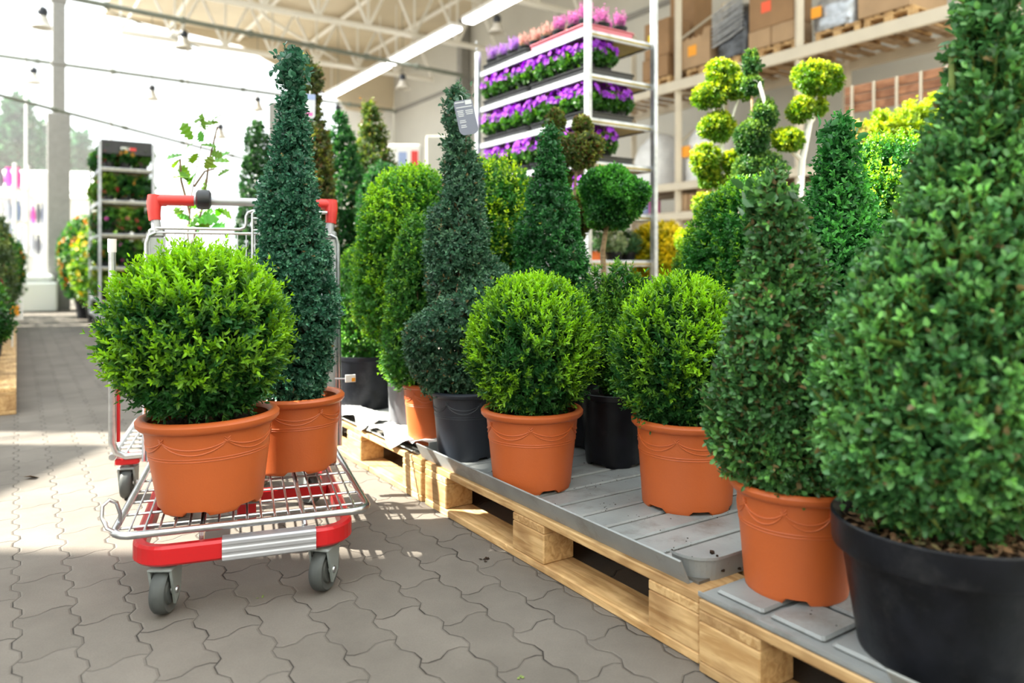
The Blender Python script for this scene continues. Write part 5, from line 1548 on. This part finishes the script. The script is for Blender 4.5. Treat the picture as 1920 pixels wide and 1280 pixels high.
# shrubs on the left pallets
for i in range(9):
    t = 5.4 + i * .55; v = -.17 - (i % 2) * .05
    x, y = uv(t, v)
    if i in (0, 3):
        pass
    hgt = [.35, .55, .8, .9, .95, .95, 1.0, .95, .9][i]
    leafy('aisle_shrub', ['reddish', 'bronze-green', 'loose olive', 'dense olive', 'tall bronze', 'tall mossy', 'tall light', 'dark olive', 'farthest olive'][i] + ' shrub on the left pallets, %s from the near end' % ['first', 'second', 'third', 'fourth', 'fifth', 'sixth', 'seventh', 'eighth', 'ninth'][i],
          x, y, .144, .15, hgt, 400 + i, 260, .035, BR if i % 3 else GR, 'shrubs on the left pallets', ((.6, .12, .12), 10, .03) if i % 2 else None, (.10, .20), L=.10, up=1.0)
lb = thing('label_stand', 'white plant label with orange print stuck in the left pallet row', 'label', (*uv(7.1, -.03), .144), .2)
mb = MB(); mb.bbox((0, 0, .30), (.16, .012, .18), .004); mb.build('card', M['white'], lb)
mb = MB(); mb.box((.02, -.008, .29), (.07, .004, .08)); mb.build('orange_print', M['orange'], lb)
mb = MB(); mb.tube([(0, .008, 0), (0, .008, .25)], .006, 6); mb.build('stake', M['white'], lb)
# flowering plants and shrubs around the far aisle
far = [(11.75, .98, .36, 1.1, 0), (12.6, .9, .38, 1.3, 1), (13.5, 1.0, .38, 1.2, 2), (14.4, 1.0, .4, 1.4, 3), (15.4, 1.1, .45, 1.2, 1), (16.8, 1.3, .55, 1.3, 0), (10.4, -.35, .33, .9, 2), (11.4, -.3, .38, 1.0, 1), (12.5, -.35, .42, 1.0, 3), (13.7, -.4, .45, 1.1, 0), (15.5, -.5, .45, 1.0, 1), (17.2, -.6, .5, 1.1, 2)]
for i, (t, v, r, h, k) in enumerate(far):
    x, y = uv(t, v)
    leafy('flowering_shrub', '%s-flowered shrub, %s along the %s side of the far aisle' % (['yellow', 'orange', 'pink', 'white'][k], ['first', 'second', 'third', 'fourth', 'fifth', 'sixth', 'seventh', 'eighth', 'ninth', 'tenth', 'eleventh'][i if i < 6 else i - 6], 'right' if i < 6 else 'left'),
          x, y, 0, r, h, 500 + i, 420, .06, LG if k % 2 == 0 else GR, 'flowering shrubs around the far aisle', ([(.85, .62, .05), (.85, .30, .04), (.8, .25, .5), (.85, .85, .8)][k], 70, .05), (.2, .3), L=.12)
pl = thing('planter_box', 'pale grey planter trough at the end of the aisle', 'planter', (*uv(14.9, .28), 0), ANG_U + PI / 2)
mb = MB(); mb.bbox((0, 0, .25), (.6, .5, .5), .03); mb.build('trough', M['white'], pl); mb = MB(); mb.bbox((0, 0, .56), (.5, .42, .16), .05); mb.build('folded_cover', M['foil'], pl)
# display boards and boxes before the far wall
def board_display(label, xl, xr, yt, yb, Y, m, name='display_board', prints=()):
    a, b = px(xl, Y), px(xr, Y)
    root = thing(name, label, 'board', ((a + b) / 2, Y, 0), 0)
    zt, zb = py(yt, Y), py(yb, Y)
    mb = MB(); mb.bbox((0, 0, (zt + zb) / 2), (b - a, .25, zt - zb), .02); mb.build('panel', M[m], root)
    mb = MB()
    for s in (-1, 1): mb.bbox((s * (b - a) * .42, .05, zb / 2), (.06, .06, zb), .005)
    mb.build('board_stand', M['white'], root)
    for (cx, cz, w, h, mm) in prints:
        mb = MB(); mb.box((cx * (b - a), -.128, zb + (zt - zb) * cz), (w * (b - a), .004, h * (zt - zb))); mb.build('printed_picture', M[mm], root)
board_display('white display board with blue and red pictures before the right wall', 730, 790, 272, 345, 13, 'white', prints=((-.05, .55, .26, .5, 'tagblue2'), (.32, .58, .22, .5, 'redplastic')))
board_display('beige cabinet beside the white display board', 800, 842, 256, 345, 12.4, 'wall', 'display_cabinet')
# tall white display shelves at the far left end of the hall
def vase(label, x, y, z, h, r, m, group):
    root = thing('vase', label, 'vase', (x, y, z), 0, group)
    mb = MB(); mb.lathe([(0, 0), (r * .7, 0), (r, h * .35), (r * .95, h * .7), (r * .55, h * .9), (r * .7, h), (r * .62, h), (r * .5, h * .9), (0, h * .8)], 20); mb.build('body', M[m], root)
    mb = MB(); mb.lathe([(r * .56, h * .98), (r * .76, h * .985), (r * .76, h * 1.03), (r * .56, h * 1.03)], 20); mb.build('rim', M[m], root)
def display_shelf(nm, xl, xr, Y, zs, seed):
    g = random.Random(seed)
    xa, xb = px(xl, Y), px(xr, Y); w = xb - xa
    root = thing('display_shelf', nm + ' tall white display shelf at the far left end of the hall', 'shelf', ((xa + xb) / 2, Y, 0))
    for s in (-1, 1):
        for d in (-.2, .2):
            mb = MB(); mb.bbox((s * w / 2, d, zs[-1] / 2 + .25), (.06, .05, zs[-1] + .5), .005); mb.build('post', M['white'], root)
    for z in zs:
        mb = MB(); mb.bbox((0, 0, z), (w, .46, .04), .005); mb.build('shelf_board', M['white'], root)
    n = 5
    for i, z in enumerate(zs):
        for j in range(n):
            m = g.choice(['white', 'tagblue2', 'silver', 'tagpink', 'tagblue', 'greypot'])
            cn = {'white': 'white', 'tagblue2': 'blue', 'silver': 'silver', 'tagpink': 'pink', 'tagblue': 'slate', 'greypot': 'grey'}[m]
            vase('%s vase, %s from the left on the %s board of the %s display shelf' % (cn, ['first', 'second', 'third', 'fourth', 'fifth'][j], ['lowest', 'middle', 'highest'][i], nm), (xa + xb) / 2 - w / 2 + w * (j + .5) / n, Y, z + .021,
                 g.uniform(.25, .48), min(.13, w / n * .42), m, 'vases on the far display shelves')
display_shelf('nearer', -40, 40, 15.0, (1.0, 1.65, 2.3), 1)
display_shelf('farther', 48, 96, 17.2, (1.0, 1.7, 2.4), 2)
# outdoors
plate('ground', [P3(26, -40, -.02), P3(26, 14, -.02), P3(70, 14, -.02), P3(70, -40, -.02)], M['ground'], .05, 'ground', 'pale gravel outside the glazing', (0, 0, -1))
def spruce(label, x, y, h, r, seed):
    root = plant('spruce_tree', label, 'tree', x, y, 0, 'spruces outside the glazing')
    mb = MB(); mb.tube([(0, 0, 0), (0, 0, h * .5), (0, 0, h * .95)], [.22, .14, .03], 8); mb.build('trunk', M['bark'], root)
    g = np.random.default_rng(seed)
    P, N = rev_profile([(h * .08, r * .5), (h * .14, r), (h * .35, r * .85), (h * .6, r * .55), (h * .85, r * .22), (h, .03)], 900, g, .4, 1.2)
    grow('crown', P, N, g, root, L=1.1, pairs=4, leaf=.55, aspect=.4, up=-.2, spread=.5, fill=700, old=(.03, .085, .045), new=(.07, .16, .08))
for i, (xp, Y, top, r) in enumerate(((-150, 34, 120, 3.0), (32, 37, 182, 2.3), (150, 46, 255, 2.6), (80, 50, 235, 2.6))):
    spruce(['tall left-edge', 'tallest visible', 'right-hand', 'low middle'][i] + ' spruce outside the glazing', px(xp, Y), Y, py(top, Y), r, 700 + i)
sh = thing('garden_shed', 'pale low building outside beyond the market tables', 'building', (px(20, 28.6), 28.6, 0), .2)
mb = MB(); mb.bbox((0, 0, 1.6), (9, 4, 3.2), .05); mb.build('walls', M['wall'], sh)
mb = MB(); mb.prism([(-2.4, 3.2), (2.4, 3.2), (0, 4.4)], -4.8, 4.8); mb.v = [(c, a, b) for a, b, c in mb.v]; mb.build('roof', M['white'], sh)
for i in range(4):
    mb = MB(); mb.bbox((-3.2 + 2.1 * i, -2.03, 1.7), (1.1, .06, 1.2), .01); mb.build('window', M['tagblue'], sh)
# bits on the floor
g = random.Random(5)
def bit(name, label, xp, yp, s, m, cat, n=5):
    Y = CAMZ * F / (yp - HOR); x = px(xp, Y)
    mb = MB()
    for i in range(n):
        a = g.uniform(0, 6.28)
        p = Vector((g.uniform(-1, 1) * s * .4, g.uniform(-1, 1) * s * .4, .001)); d = Vector((math.cos(a), math.sin(a), 0)) * s * .5; e = Vector((-math.sin(a), math.cos(a), 0)) * s * .22
        mb.add([p, p + d * .5 + e + Vector((0, 0, s * .15)), p + d + Vector((0, 0, s * .08)), p + d * .5 - e + Vector((0, 0, s * .02))], [(0, 1, 2, 3)])
    o = mb.build(name, M[m], None, (x, Y, 0)); o.modifiers.new('thick', 'SOLIDIFY').thickness = .0008
    tag(o, label, cat)
bit('dead_leaf', 'curled brown dead leaf on the paving before the slatted tray', 908, 1050, .022, 'soil', 'leaf')
bit('dead_leaf', 'long withered leaf on the paving left of the trolley wheel', 100, 892, .10, 'bark', 'leaf', 1)
bit('leaf_scrap', 'green leaf scrap on the paving in front of the trolley', 489, 1120, .012, 'stem_green', 'leaf', 3)
bit('leaf_scrap', 'green leaf scrap on the paving at the lower middle edge', 973, 1270, .014, 'stem_green', 'leaf', 3)
for i, (t, v, lb_) in enumerate(((T0 + .44, V0 + .33, 'green leaf scrap on the tray just left of the middle orange pot'), (T0 + .35, V0 + .28, 'green leaf scrap on the tray in front of the middle orange pot'), (T0 + .50, V0 + .42, 'tiny leaf scrap at the back of the slatted tray'))):
    mb = MB(); s = .012
    for k in range(4):
        a = g.uniform(0, 6.28); p = Vector((g.uniform(-1, 1) * s, g.uniform(-1, 1) * s, .0)); d = Vector((math.cos(a), math.sin(a), 0)) * s; e = Vector((-d.y, d.x, 0)) * .4
        mb.add([p, p + d * .5 + e + Vector((0, 0, .004)), p + d + Vector((0, 0, .002)), p + d * .5 - e], [(0, 1, 2, 3)])
    x, y = uv(t, v); o = mb.build('leaf_scrap', M['stem_green'], None, (x, y, TZ + .001)); o.modifiers.new('thick', 'SOLIDIFY').thickness = .0008
    tag(o, lb_, 'leaf')

# ------------------------------------------------------------------ light and camera
w = bpy.data.worlds.new('sky'); SC.world = w; w.use_nodes = True
nt = w.node_tree; bg = nt.nodes['Background']
tc = nt.nodes.new('ShaderNodeTexCoord'); sp = nt.nodes.new('ShaderNodeSeparateXYZ'); rp = nt.nodes.new('ShaderNodeValToRGB')
nt.links.new(tc.outputs['Generated'], sp.inputs[0]); nt.links.new(sp.outputs['Z'], rp.inputs['Fac']); nt.links.new(rp.outputs[0], bg.inputs['Color'])
rp.color_ramp.elements[0].color = (.42, .44, .46, 1); rp.color_ramp.elements[1].color = (.93, .98, 1, 1); rp.color_ramp.elements[1].position = .9
bg.inputs['Strength'].default_value = 4.4
su = bpy.data.lights.new('sun', 'SUN'); su.energy = 30.0; su.angle = math.radians(.6); su.color = (1, .93, .80)
so = bpy.data.objects.new('sun', su); C.objects.link(so)
el, az = math.radians(41), math.radians(178)   # the sun stands to the left, a touch beyond the aisle
dirv = Vector((math.cos(el) * math.cos(az), math.cos(el) * math.sin(az), math.sin(el)))
so.rotation_euler = (-dirv).to_track_quat('-Z', 'Y').to_euler(); so.location = dirv * 30
cd = bpy.data.cameras.new('camera'); co = bpy.data.objects.new('camera', cd); C.objects.link(co)
co.location = (0, 0, CAMZ); co.rotation_euler = (PI / 2, 0, 0)
cd.sensor_width = 36; cd.lens = F / 1920 * 36; cd.shift_y = -(640 - HOR) / 1920
cd.clip_start = .05; cd.clip_end = 300
cd.dof.use_dof = True; cd.dof.focus_distance = 1.95; cd.dof.aperture_fstop = 2.2
SC.camera = co
SC.view_settings.view_transform = 'Standard'; SC.view_settings.look = 'None'; SC.view_settings.gamma = 1
SC.view_settings.exposure = -0.05
cy = SC.cycles
cy.max_bounces = 10; cy.diffuse_bounces = 5; cy.glossy_bounces = 3; cy.transmission_bounces = 4; cy.transparent_max_bounces = 10
cy.sample_clamp_indirect = 8; cy.caustics_reflective = False; cy.caustics_refractive = False
